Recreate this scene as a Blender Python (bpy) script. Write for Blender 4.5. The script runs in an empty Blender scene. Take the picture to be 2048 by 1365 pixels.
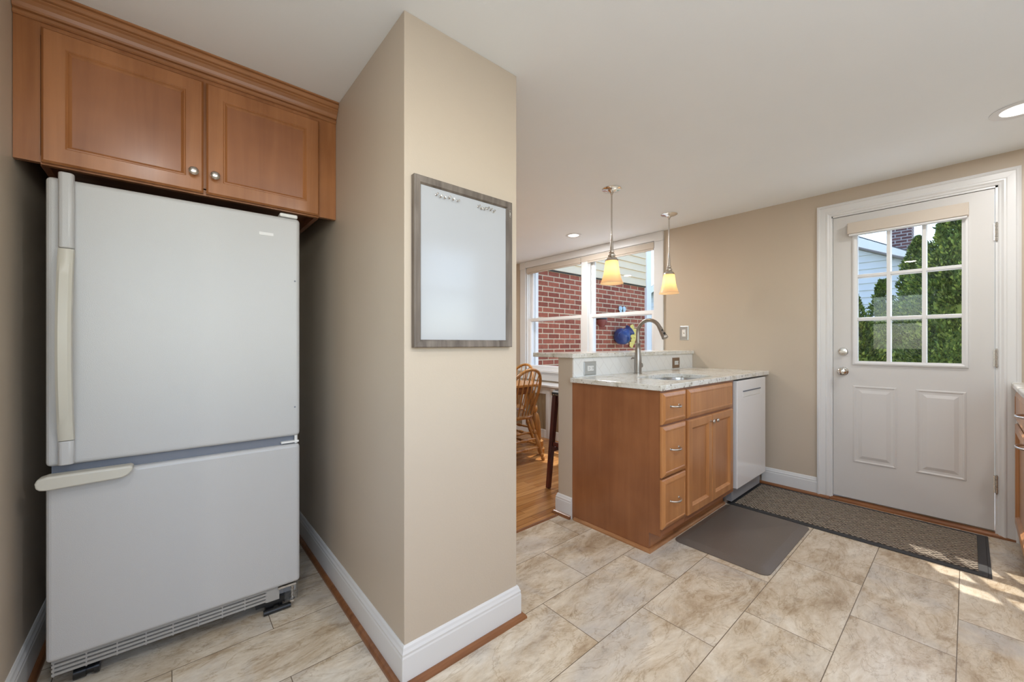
import bpy, bmesh, math, random
from mathutils import Vector, Matrix, Quaternion
PI = math.pi
rnd = random.Random(7)
sc = bpy.context.scene
COL = sc.collection

# ------------------------------------------------------------------ camera
CH, F, YAW, SY = 1.1348, 789.54, 0.8569, 5.10
cam_d = bpy.data.cameras.new('camera'); cam = bpy.data.objects.new('camera', cam_d); COL.objects.link(cam)
cam.location = (0, 0, CH); cam.rotation_euler = (PI/2, 0, YAW - PI/2)
cam_d.sensor_width = 36; cam_d.lens = 36*F/2048; cam_d.shift_y = SY/2048; cam_d.clip_start = .02
sc.camera = cam
# ------------------------------------------------------------------ view, sky, sun, lights
vs = sc.view_settings
vs.view_transform = 'Standard'; vs.look = 'None'; vs.gamma = 1; vs.use_curve_mapping = False
vs.exposure = 0.13
sc.cycles.max_bounces = 10; sc.cycles.diffuse_bounces = 6; sc.cycles.glossy_bounces = 4
sc.cycles.transmission_bounces = 8; sc.cycles.transparent_max_bounces = 16
sc.cycles.use_denoising = True; sc.cycles.sample_clamp_indirect = 6
world = bpy.data.worlds.new('sky'); sc.world = world; world.use_nodes = True
wn = world.node_tree.nodes; wl = world.node_tree.links
sky = wn.new('ShaderNodeTexSky'); sky.sky_type = 'NISHITA'; sky.sun_disc = False
sky.sun_elevation = math.radians(56); sky.sun_rotation = math.radians(60); sky.air_density = 1.0; sky.dust_density = .6
wl.new(sky.outputs[0], wn['Background'].inputs[0]); wn['Background'].inputs[1].default_value = .56
def lamp(name, kind, loc, energy, color=(1, 1, 1), direction=None, **kw):
    d = bpy.data.lights.new(name, kind); d.energy = energy; d.color = color
    for k, v in kw.items(): setattr(d, k, v)
    o = bpy.data.objects.new(name, d); COL.objects.link(o); o.location = loc
    if direction is not None: o.rotation_euler = Vector(direction).to_track_quat('-Z', 'Y').to_euler()
    return o
lamp('sun', 'SUN', (8, 3, 8), 4.5, (1, .95, .86), (-.52, -.26, -1.0), angle=.01)
# daylight through the two windows behind the camera, then an added fill lamp
lamp('daylight_side_window', 'AREA', (2.02, -.83, 1.62), 2, (.84, .92, 1), (0, 1, -.12), shape='RECTANGLE', size=.62, size_y=.86)
lamp('daylight_rear_window', 'AREA', (-2.62, .82, 1.52), 3, (.93, .96, 1), (1, 0, 0), shape='RECTANGLE', size=.76, size_y=1.0)
lamp('fill_counter_wall', 'AREA', (-.35, -.83, 1.52), 23, (.91, .96, 1), (0, 1, .7), shape='RECTANGLE', size=3.05, size_y=1.1)  # frontal fill added for the fridge and pier, tilted up for the ceiling

# ------------------------------------------------------------------ materials
def new_mat(name):
    m = bpy.data.materials.new(name); m.use_nodes = True
    return m, m.node_tree.nodes, m.node_tree.links, m.node_tree.nodes['Principled BSDF']
def N(n, t, **kw):
    x = n.new(t)
    for k, v in kw.items(): setattr(x, k, v)
    return x
def plain(name, col, rough=.5, metal=0, bump=0, bscale=200, spec=.5, coat=0, var=.03, vscale=3):
    m, n, l, b = new_mat(name)
    tc = N(n, 'ShaderNodeTexCoord'); no = N(n, 'ShaderNodeTexNoise'); no.inputs['Scale'].default_value = vscale; no.inputs['Detail'].default_value = 4
    l.new(tc.outputs['Object'], no.inputs['Vector'])
    r = N(n, 'ShaderNodeValToRGB'); r.color_ramp.elements[0].position = .3; r.color_ramp.elements[1].position = .7
    r.color_ramp.elements[0].color = (*[max(0, c*(1-var)) for c in col], 1); r.color_ramp.elements[1].color = (*[min(1, c*(1+var)) for c in col], 1)
    l.new(no.outputs['Fac'], r.inputs['Fac']); l.new(r.outputs['Color'], b.inputs['Base Color'])
    b.inputs['Roughness'].default_value = rough; b.inputs['Metallic'].default_value = metal; b.inputs['Specular IOR Level'].default_value = spec
    b.inputs['Coat Weight'].default_value = coat; b.inputs['Coat Roughness'].default_value = .15
    if bump:
        n2 = N(n, 'ShaderNodeTexNoise'); n2.inputs['Scale'].default_value = bscale; n2.inputs['Detail'].default_value = 2
        l.new(tc.outputs['Object'], n2.inputs['Vector'])
        bp = N(n, 'ShaderNodeBump'); bp.inputs['Strength'].default_value = bump; bp.inputs['Distance'].default_value = .002
        l.new(n2.outputs['Fac'], bp.inputs['Height']); l.new(bp.outputs['Normal'], b.inputs['Normal'])
    return m
def ramp(n, stops):
    r = N(n, 'ShaderNodeValToRGB'); e = r.color_ramp.elements
    while len(e) < len(stops): e.new(.5)
    for i, (p, c) in enumerate(stops): e[i].position = p; e[i].color = (*c, 1)
    return r
def wood(name, dark, light, scale=(28, 28, 1.6), rough=.32, coat=.25, spec=.5, blotch=.35):
    m, n, l, b = new_mat(name)
    tc = N(n, 'ShaderNodeTexCoord'); mp = N(n, 'ShaderNodeMapping'); mp.inputs['Scale'].default_value = scale
    l.new(tc.outputs['Object'], mp.inputs['Vector'])
    n1 = N(n, 'ShaderNodeTexNoise'); n1.inputs['Scale'].default_value = 1; n1.inputs['Detail'].default_value = 7; n1.inputs['Roughness'].default_value = .6; n1.inputs['Distortion'].default_value = .4
    l.new(mp.outputs['Vector'], n1.inputs['Vector'])
    n2 = N(n, 'ShaderNodeTexNoise'); n2.inputs['Scale'].default_value = 3.5; n2.inputs['Detail'].default_value = 3
    l.new(tc.outputs['Object'], n2.inputs['Vector'])
    mx = N(n, 'ShaderNodeMix', data_type='FLOAT'); mx.inputs['Factor'].default_value = blotch
    l.new(n1.outputs['Fac'], mx.inputs['A']); l.new(n2.outputs['Fac'], mx.inputs['B'])
    r = ramp(n, [(.38, dark), (.62, light)])
    l.new(mx.outputs['Result'], r.inputs['Fac']); l.new(r.outputs['Color'], b.inputs['Base Color'])
    b.inputs['Roughness'].default_value = rough; b.inputs['Coat Weight'].default_value = coat; b.inputs['Coat Roughness'].default_value = .2
    b.inputs['Specular IOR Level'].default_value = spec
    bp = N(n, 'ShaderNodeBump'); bp.inputs['Strength'].default_value = .08; bp.inputs['Distance'].default_value = .001
    l.new(n1.outputs['Fac'], bp.inputs['Height']); l.new(bp.outputs['Normal'], b.inputs['Normal'])
    return m
def metal(name, col, rough, brushed=(1, 1, 60)):
    m, n, l, b = new_mat(name)
    b.inputs['Metallic'].default_value = 1; b.inputs['Base Color'].default_value = (*col, 1)
    tc = N(n, 'ShaderNodeTexCoord'); mp = N(n, 'ShaderNodeMapping'); mp.inputs['Scale'].default_value = brushed
    no = N(n, 'ShaderNodeTexNoise'); no.inputs['Scale'].default_value = 12
    l.new(tc.outputs['Object'], mp.inputs['Vector']); l.new(mp.outputs['Vector'], no.inputs['Vector'])
    mr = N(n, 'ShaderNodeMapRange'); mr.inputs['To Min'].default_value = rough*.8; mr.inputs['To Max'].default_value = rough*1.25
    l.new(no.outputs['Fac'], mr.inputs['Value']); l.new(mr.outputs['Result'], b.inputs['Roughness'])
    return m
def emit(name, col, s):
    m, n, l, b = new_mat(name)
    b.inputs['Emission Color'].default_value = (*col, 1); b.inputs['Emission Strength'].default_value = s; b.inputs['Base Color'].default_value = (.8, .8, .8, 1)
    return m
def pane(name, refl=1.0, tint=(1, 1, 1)):
    m, n, l, b = new_mat(name); n.remove(b)
    tr = N(n, 'ShaderNodeBsdfTransparent'); tr.inputs['Color'].default_value = (*tint, 1)
    gl = N(n, 'ShaderNodeBsdfGlossy'); gl.inputs['Roughness'].default_value = .0
    fr = N(n, 'ShaderNodeFresnel'); ge = N(n, 'ShaderNodeNewGeometry'); mrr = N(n, 'ShaderNodeMapRange')
    mrr.inputs['To Min'].default_value = 1.45; mrr.inputs['To Max'].default_value = 1/1.45   # same Fresnel from either side of the pane
    l.new(ge.outputs['Backfacing'], mrr.inputs['Value']); l.new(mrr.outputs['Result'], fr.inputs['IOR'])
    mu = N(n, 'ShaderNodeMath', operation='MULTIPLY'); mu.inputs[1].default_value = refl
    mx = N(n, 'ShaderNodeMixShader')
    l.new(fr.outputs[0], mu.inputs[0]); l.new(mu.outputs[0], mx.inputs[0]); l.new(tr.outputs[0], mx.inputs[1]); l.new(gl.outputs[0], mx.inputs[2])
    l.new(mx.outputs[0], n['Material Output'].inputs['Surface'])
    return m
def granite():
    m, n, l, b = new_mat('granite')
    tc = N(n, 'ShaderNodeTexCoord')
    a = N(n, 'ShaderNodeTexNoise'); a.inputs['Scale'].default_value = 9; a.inputs['Detail'].default_value = 8; a.inputs['Roughness'].default_value = .65; a.inputs['Distortion'].default_value = .8
    l.new(tc.outputs['Object'], a.inputs['Vector'])
    r = ramp(n, [(.28, (.46, .44, .37)), (.40, (.63, .61, .53)), (.52, (.74, .735, .69)), (.7, (.82, .82, .80))])
    l.new(a.outputs['Fac'], r.inputs['Fac'])
    v = N(n, 'ShaderNodeTexNoise'); v.inputs['Scale'].default_value = 75; v.inputs['Detail'].default_value = 3
    l.new(tc.outputs['Object'], v.inputs['Vector'])
    sp = ramp(n, [(.31, (.0, .0, .0)), (.38, (1, 1, 1))])
    l.new(v.outputs['Fac'], sp.inputs['Fac'])
    mx = N(n, 'ShaderNodeMix', data_type='RGBA'); mx.inputs[6].default_value = (.24, .20, .17, 1)
    l.new(sp.outputs['Color'], mx.inputs[0]); l.new(r.outputs['Color'], mx.inputs[7]); l.new(mx.outputs[2], b.inputs['Base Color'])
    b.inputs['Roughness'].default_value = .18
    return m
def tile_floor():
    m, n, l, b = new_mat('travertine_tile')
    geo = N(n, 'ShaderNodeNewGeometry'); sx = N(n, 'ShaderNodeSeparateXYZ'); l.new(geo.outputs['Position'], sx.inputs[0])
    def M(op, a, bb=None, c=None):
        q = N(n, 'ShaderNodeMath', operation=op)
        for i, v in enumerate((a, bb, c)):
            if v is None: continue
            if isinstance(v, (int, float)): q.inputs[i].default_value = v
            else: l.new(v, q.inputs[i])
        return q.outputs[0]
    RH, TW = .2968, .612
    yy = M('DIVIDE', M('SUBTRACT', sx.outputs[1], .026), RH); row = M('FLOOR', yy); fy = M('SUBTRACT', yy, row)
    par = M('FLOORED_MODULO', row, 2.0)
    xx = M('DIVIDE', M('SUBTRACT', sx.outputs[0], M('MULTIPLY_ADD', M('SUBTRACT', 1.0, par), TW/2, .005)), TW); colm = M('FLOOR', xx); fx = M('SUBTRACT', xx, colm)
    dx = M('MULTIPLY', M('MINIMUM', fx, M('SUBTRACT', 1.0, fx)), TW); dy = M('MULTIPLY', M('MINIMUM', fy, M('SUBTRACT', 1.0, fy)), RH)
    d = M('MINIMUM', dx, dy)
    g = M('LESS_THAN', d, .0014)
    cv = N(n, 'ShaderNodeCombineXYZ'); l.new(row, cv.inputs[0]); l.new(colm, cv.inputs[1])
    wnz = N(n, 'ShaderNodeTexWhiteNoise', noise_dimensions='3D'); l.new(cv.outputs[0], wnz.inputs['Vector'])
    sc_ = N(n, 'ShaderNodeVectorMath', operation='SCALE'); sc_.inputs['Scale'].default_value = 20; l.new(wnz.outputs['Color'], sc_.inputs[0])
    ad = N(n, 'ShaderNodeVectorMath', operation='ADD'); l.new(sc_.outputs[0], ad.inputs[0]); l.new(geo.outputs['Position'], ad.inputs[1])
    mp = N(n, 'ShaderNodeMapping'); mp.inputs['Rotation'].default_value = (0, 0, .45); mp.inputs['Scale'].default_value = (1.5, 3.4, 1); l.new(ad.outputs[0], mp.inputs['Vector'])
    def noise(scale, det, rough, dist, src):
        q = N(n, 'ShaderNodeTexNoise'); q.inputs['Scale'].default_value = scale; q.inputs['Detail'].default_value = det; q.inputs['Roughness'].default_value = rough; q.inputs['Distortion'].default_value = dist
        l.new(src, q.inputs['Vector']); return q.outputs['Fac']
    def mix(mode, f, a_, b_):
        q = N(n, 'ShaderNodeMix', data_type='RGBA', blend_type=mode)
        for idx, v in ((0, f), (6, a_), (7, b_)):
            if isinstance(v, float): q.inputs[idx].default_value = v
            elif isinstance(v, tuple): q.inputs[idx].default_value = (*v, 1)
            else: l.new(v, q.inputs[idx])
        return q.outputs[2]
    big = noise(2.3, 13, .72, .45, mp.outputs[0])
    r1 = ramp(n, [(.30, (.36, .265, .17)), (.42, (.52, .42, .30)), (.51, (.64, .555, .435)), (.64, (.75, .69, .585))]); l.new(big, r1.inputs['Fac'])
    gf = ramp(n, [(.50, (0, 0, 0)), (.68, (.85, .85, .85))]); l.new(noise(1.9, 8, .6, .8, ad.outputs[0]), gf.inputs['Fac'])
    c1 = mix('MIX', gf.outputs['Color'], r1.outputs['Color'], (.52, .50, .475))
    fine = noise(5.5, 14, .82, .25, mp.outputs[0])
    r3 = ramp(n, [(.35, (.62, .57, .52)), (.46, (.95, .94, .92)), (.62, (1.08, 1.08, 1.08))]); l.new(fine, r3.inputs['Fac'])
    c2 = mix('MULTIPLY', .8, c1, r3.outputs['Color'])
    vein = noise(2.2, 6, .6, 1.6, mp.outputs[0])
    vv = M('ABSOLUTE', M('SUBTRACT', vein, .5)); rv = ramp(n, [(.0, (.62, .54, .44)), (.018, (1, 1, 1))]); l.new(vv, rv.inputs['Fac'])
    c3 = mix('MULTIPLY', .55, c2, rv.outputs['Color'])
    class m3: outputs = {2: c3}
    class n3: outputs = {'Fac': fine}
    m2 = N(n, 'ShaderNodeMix', data_type='RGBA'); m2.inputs[7].default_value = (.17, .13, .09, 1); l.new(g, m2.inputs[0]); l.new(m3.outputs[2], m2.inputs[6])
    l.new(m2.outputs[2], b.inputs['Base Color'])
    b.inputs['Roughness'].default_value = .27; b.inputs['Specular IOR Level'].default_value = .5
    bp = N(n, 'ShaderNodeBump'); bp.inputs['Strength'].default_value = .12; bp.inputs['Distance'].default_value = .002; l.new(n3.outputs['Fac'], bp.inputs['Height']); l.new(bp.outputs['Normal'], b.inputs['Normal'])
    return m
def brick_tex(name, c1, c2, mortar, bw, rh, ms, vert=True, rough=.85, offset=.5, axis='xz', bump=.6, squash=1.0):
    m, n, l, b = new_mat(name)
    geo = N(n, 'ShaderNodeNewGeometry'); sx = N(n, 'ShaderNodeSeparateXYZ'); l.new(geo.outputs['Position'], sx.inputs[0])
    cv = N(n, 'ShaderNodeCombineXYZ'); l.new(sx.outputs['XYZ'.index(axis[0].upper())], cv.inputs[0]); l.new(sx.outputs['XYZ'.index(axis[1].upper())], cv.inputs[1])
    br = N(n, 'ShaderNodeTexBrick'); br.offset = offset; br.squash = squash; br.squash_frequency = 6
    l.new(cv.outputs[0], br.inputs['Vector'])
    for k, v in (('Color1', c1), ('Color2', c2), ('Mortar', mortar)): br.inputs[k].default_value = (*v, 1)
    br.inputs['Scale'].default_value = 1; br.inputs['Mortar Size'].default_value = ms; br.inputs['Mortar Smooth'].default_value = .15
    br.inputs['Brick Width'].default_value = bw; br.inputs['Row Height'].default_value = rh
    no = N(n, 'ShaderNodeTexNoise'); no.inputs['Scale'].default_value = 22; no.inputs['Detail'].default_value = 5; l.new(geo.outputs['Position'], no.inputs['Vector'])
    r = ramp(n, [(.3, (.72, .72, .72)), (.7, (1.0, 1.0, 1.0))]); l.new(no.outputs['Fac'], r.inputs['Fac'])
    mx = N(n, 'ShaderNodeMix', data_type='RGBA', blend_type='MULTIPLY'); mx.inputs[0].default_value = 1; l.new(br.outputs['Color'], mx.inputs[6]); l.new(r.outputs['Color'], mx.inputs[7])
    l.new(mx.outputs[2], b.inputs['Base Color']); b.inputs['Roughness'].default_value = rough
    bp = N(n, 'ShaderNodeBump'); bp.inputs['Strength'].default_value = bump; bp.inputs['Distance'].default_value = .006; bp.invert = True
    l.new(br.outputs['Fac'], bp.inputs['Height']); l.new(bp.outputs['Normal'], b.inputs['Normal'])
    return m
def plank_floor():
    m, n, l, b = new_mat('oak_strip_floor')
    geo = N(n, 'ShaderNodeNewGeometry')
    br = N(n, 'ShaderNodeTexBrick'); l.new(geo.outputs['Position'], br.inputs['Vector'])
    for k, v in (('Color1', (.40, .175, .050)), ('Color2', (.58, .30, .11)), ('Mortar', (.15, .06, .02))): br.inputs[k].default_value = (*v, 1)
    br.inputs['Scale'].default_value = 1; br.inputs['Mortar Size'].default_value = .0012; br.inputs['Brick Width'].default_value = 1.1; br.inputs['Row Height'].default_value = .057; br.offset = .37; br.inputs['Mortar Smooth'].default_value = .3
    mp = N(n, 'ShaderNodeMapping'); mp.inputs['Scale'].default_value = (2.5, 45, 1); l.new(geo.outputs['Position'], mp.inputs['Vector'])
    no = N(n, 'ShaderNodeTexNoise'); no.inputs['Scale'].default_value = 1.4; no.inputs['Detail'].default_value = 6; no.inputs['Distortion'].default_value = .5; l.new(mp.outputs[0], no.inputs['Vector'])
    r = ramp(n, [(.33, (.62, .56, .5)), (.62, (1, 1, 1))]); l.new(no.outputs['Fac'], r.inputs['Fac'])
    mx = N(n, 'ShaderNodeMix', data_type='RGBA', blend_type='MULTIPLY'); mx.inputs[0].default_value = .8; l.new(br.outputs['Color'], mx.inputs[6]); l.new(r.outputs['Color'], mx.inputs[7])
    l.new(mx.outputs[2], b.inputs['Base Color']); b.inputs['Roughness'].default_value = .25
    return m
def herringbone():
    m, n, l, b = new_mat('white_herringbone_tile')
    geo = N(n, 'ShaderNodeNewGeometry'); sx = N(n, 'ShaderNodeSeparateXYZ'); l.new(geo.outputs['Position'], sx.inputs[0])
    def M(op, a, bb=None):
        q = N(n, 'ShaderNodeMath', operation=op)
        for i, v in enumerate((a, bb)):
            if v is None: continue
            if isinstance(v, (int, float)): q.inputs[i].default_value = v
            else: l.new(v, q.inputs[i])
        return q.outputs[0]
    x, z = sx.outputs[0], sx.outputs[2]
    PW, PL = .098, .30
    u = M('DIVIDE', M('ADD', M('ADD', z, x), .03), PW); fu = M('FRACT', u); g1 = M('LESS_THAN', M('MULTIPLY', fu, PW), .003)
    v = M('DIVIDE', M('ADD', M('SUBTRACT', z, x), M('MULTIPLY', M('FLOOR', u), .13)), PL); g2 = M('LESS_THAN', M('MULTIPLY', M('FRACT', v), PL), .003)
    g = M('MAXIMUM', g1, g2)
    mx = N(n, 'ShaderNodeMix', data_type='RGBA'); mx.inputs[6].default_value = (.80, .80, .78, 1); mx.inputs[7].default_value = (.66, .645, .62, 1)
    l.new(g, mx.inputs[0]); l.new(mx.outputs[2], b.inputs['Base Color']); b.inputs['Roughness'].default_value = .12
    bp = N(n, 'ShaderNodeBump'); bp.invert = True; bp.inputs['Strength'].default_value = .3; bp.inputs['Distance'].default_value = .001; l.new(g, bp.inputs['Height']); l.new(bp.outputs['Normal'], b.inputs['Normal'])
    return m
def mat_weave():
    m, n, l, b = new_mat('door_mat_weave')
    geo = N(n, 'ShaderNodeNewGeometry'); mp = N(n, 'ShaderNodeMapping'); mp.inputs['Scale'].default_value = (22, 22, 1); mp.inputs['Rotation'].default_value = (0, 0, PI/4)
    l.new(geo.outputs['Position'], mp.inputs['Vector'])
    ck = N(n, 'ShaderNodeTexChecker'); ck.inputs['Scale'].default_value = 1; l.new(mp.outputs[0], ck.inputs['Vector'])
    w1 = N(n, 'ShaderNodeTexWave'); w1.inputs['Scale'].default_value = .8; w1.bands_direction = 'X'; w1.inputs['Distortion'].default_value = .6
    w2 = N(n, 'ShaderNodeTexWave'); w2.inputs['Scale'].default_value = .8; w2.bands_direction = 'Y'; w2.inputs['Distortion'].default_value = .6
    l.new(mp.outputs[0], w1.inputs['Vector']); l.new(mp.outputs[0], w2.inputs['Vector'])
    mx = N(n, 'ShaderNodeMix', data_type='FLOAT'); l.new(ck.outputs['Fac'], mx.inputs['Factor']); l.new(w1.outputs['Fac'], mx.inputs['A']); l.new(w2.outputs['Fac'], mx.inputs['B'])
    r = ramp(n, [(.03, (.07, .053, .038)), (.3, (.27, .215, .165)), (.9, (.46, .385, .30))]); l.new(mx.outputs['Result'], r.inputs['Fac']); l.new(r.outputs['Color'], b.inputs['Base Color'])
    b.inputs['Roughness'].default_value = .6
    bp = N(n, 'ShaderNodeBump'); bp.inputs['Strength'].default_value = 1; bp.inputs['Distance'].default_value = .012; l.new(mx.outputs['Result'], bp.inputs['Height']); l.new(bp.outputs['Normal'], b.inputs['Normal'])
    return m
def leafy(name, a, bcol, c):
    m, n, l, b = new_mat(name)
    geo = N(n, 'ShaderNodeNewGeometry'); no = N(n, 'ShaderNodeTexNoise'); no.inputs['Scale'].default_value = 9; no.inputs['Detail'].default_value = 3; l.new(geo.outputs['Position'], no.inputs['Vector'])
    mx = N(n, 'ShaderNodeMath', operation='MULTIPLY_ADD'); mx.inputs[1].default_value = .35; l.new(geo.outputs['Random Per Island'], mx.inputs[0])
    mm = N(n, 'ShaderNodeMath', operation='MULTIPLY'); mm.inputs[1].default_value = .7; l.new(no.outputs['Fac'], mm.inputs[0]); l.new(mm.outputs[0], mx.inputs[2])
    r = ramp(n, [(.3, a), (.52, bcol), (.75, c)]); l.new(mx.outputs[0], r.inputs['Fac']); l.new(r.outputs['Color'], b.inputs['Base Color']); b.inputs['Roughness'].default_value = .6
    b.inputs['Specular IOR Level'].default_value = .2
    return m
def shade_glass():
    m, n, l, b = new_mat('frosted_shade_glass')
    b.inputs['Base Color'].default_value = (.88, .76, .60, 1); b.inputs['Roughness'].default_value = .35
    t = N(n, 'ShaderNodeBsdfTranslucent'); t.inputs['Color'].default_value = (1, .84, .60, 1)
    mx = N(n, 'ShaderNodeMixShader'); mx.inputs[0].default_value = .6
    l.new(b.outputs[0], mx.inputs[1]); l.new(t.outputs[0], mx.inputs[2]); l.new(mx.outputs[0], n['Material Output'].inputs['Surface'])
    return m

WALL = plain('beige_wall_paint', (.55, .47, .375), .42, bump=.15, bscale=160, var=.012, spec=.35)
CEIL = plain('ceiling_paint', (.87, .905, .925), .8, bump=.15, bscale=120, var=.008)
TRIM = plain('white_trim_paint', (.74, .745, .745), .3, var=.01)
DOORW = plain('door_paint', (.66, .65, .635), .38, var=.01)
MAPLE = wood('maple_stain', (.27, .100, .030), (.40, .165, .058), (16, 16, 1.2))
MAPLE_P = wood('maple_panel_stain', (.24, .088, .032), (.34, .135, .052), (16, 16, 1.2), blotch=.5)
MAPLE_H = wood('maple_stain_horizontal', (.31, .115, .034), (.44, .185, .062), (1.2, 16, 16))
CROWN = wood('maple_crown_glare', (.30, .125, .045), (.44, .20, .08), (1.2, 16, 16), rough=.28, coat=.4)  # glare on the crown put into its lighter stain
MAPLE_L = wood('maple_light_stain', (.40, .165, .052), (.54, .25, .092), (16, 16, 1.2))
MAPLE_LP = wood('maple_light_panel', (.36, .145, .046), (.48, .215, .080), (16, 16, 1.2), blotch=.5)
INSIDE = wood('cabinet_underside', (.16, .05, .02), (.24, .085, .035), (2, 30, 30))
SHOE = wood('oak_shoe_molding', (.17, .062, .022), (.31, .13, .05), (3, 30, 30), rough=.35)
SHOE_Y = wood('oak_shoe_molding_side', (.17, .062, .022), (.31, .13, .05), (30, 3, 30), rough=.35)
OAK = wood('golden_oak', (.33, .14, .035), (.60, .30, .085), (30, 30, 3), rough=.28)
OAK_T = wood('oak_table_top', (.36, .15, .04), (.58, .28, .085), (3, 30, 30), rough=.2)
CHERRY = wood('dark_cherry', (.050, .008, .007), (.11, .018, .014), (20, 20, 2), rough=.25)
GREYWOOD = wood('grey_wood_frame', (.085, .066, .052), (.215, .18, .15), (30, 30, 2.5), rough=.5, coat=0)
GREYWOOD_H = wood('grey_wood_frame_rail', (.13, .105, .085), (.30, .26, .225), (2.5, 30, 30), rough=.5, coat=0)
FRIDGE = plain('refrigerator_enamel', (.50, .50, .495), .28, bump=.22, bscale=420, var=.005)
FR_HAND = plain('cream_handle_plastic', (.55, .53, .46), .35, var=.01)
GREYPL = plain('grey_gasket', (.17, .185, .22), .5)
WHITEPL = plain('white_plastic', (.75, .75, .73), .35, var=.01)
BLACKPL = plain('black_plastic', (.012, .012, .012), .3)
DARK = plain('dark_gap', (.03, .025, .02), .7)
NICKEL = metal('brushed_nickel', (.62, .59, .55), .26)
FAUCET = metal('faucet_nickel', (.38, .35, .32), .33)
CHROME = metal('polished_chrome', (.75, .74, .72), .12)
STEEL = metal('stainless_steel', (.62, .61, .60), .22, (60, 1, 1))
BRONZE = metal('bronze_plate', (.34, .25, .19), .45)
PLATE = metal('nickel_plate', (.56, .58, .58), .4)
BOARD = plain('whiteboard_enamel', (.45, .465, .485), .14, var=.004)
MATDK = plain('grey_foam_mat', (.145, .122, .104), .36, bump=.5, bscale=300, var=.06)
RUBBER = plain('black_rubber', (.03, .031, .034), .5)
WEAVE = mat_weave()
GRANITE = granite(); TILE = tile_floor(); PLANK = plank_floor(); HERR = herringbone()
SHADEF = plain('roller_shade_fabric', (.60, .535, .46), .8, bump=.3, bscale=500, var=.03)
SHADE = shade_glass()
PANE = pane('window_pane', .55)
VINYL = plain('white_vinyl', (.80, .80, .80), .35)
BRICK = brick_tex('red_brick', (.24, .050, .026), (.40, .105, .055), (.60, .45, .30), .235, .0752, .0085)
BRICK2 = brick_tex('chimney_brick', (.12, .05, .05), (.20, .09, .085), (.45, .42, .42), .26, .09, .014, axis='yz')
SIDING = plain('cream_siding', (.70, .56, .38), .6)
SIDINGW = plain('white_siding', (.60, .62, .66), .6)
ROOF = plain('grey_shingle', (.10, .10, .11), .9, bump=.5, bscale=60)
GRASS = plain('lawn', (.07, .12, .03), .9, bump=.8, bscale=80, var=.4)
LEAF = leafy('arborvitae_leaf', (.020, .045, .010), (.085, .14, .024), (.30, .36, .07))
BARK = plain('bark', (.14, .10, .075), .9, bump=.8, bscale=60, var=.3)
GLAZE = plain('blue_glaze', (.012, .04, .16), .15, var=.2, vscale=20)
YEL = plain('yellow_ceramic', (.72, .56, .13), .3, var=.2, vscale=30)
REDC = plain('red_terracotta', (.20, .04, .03), .5)
TEAL = plain('pale_blue_ceramic', (.45, .58, .62), .3, var=.3, vscale=40)
SEATB = plain('black_leather', (.012, .012, .014), .35)
GRILLE_T = plain('tan_grille', (.30, .22, .13), .6)
CLEAR = pane('clear_plastic', 1.6, (.86, .88, .9))
GLOW = emit('lens_glow', (1, .97, .92), 2.6)
BULB = emit('bulb_glow', (1, .78, .45), 12)
STORMW = plain('outside_paint', (.80, .79, .77), .5)

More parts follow.
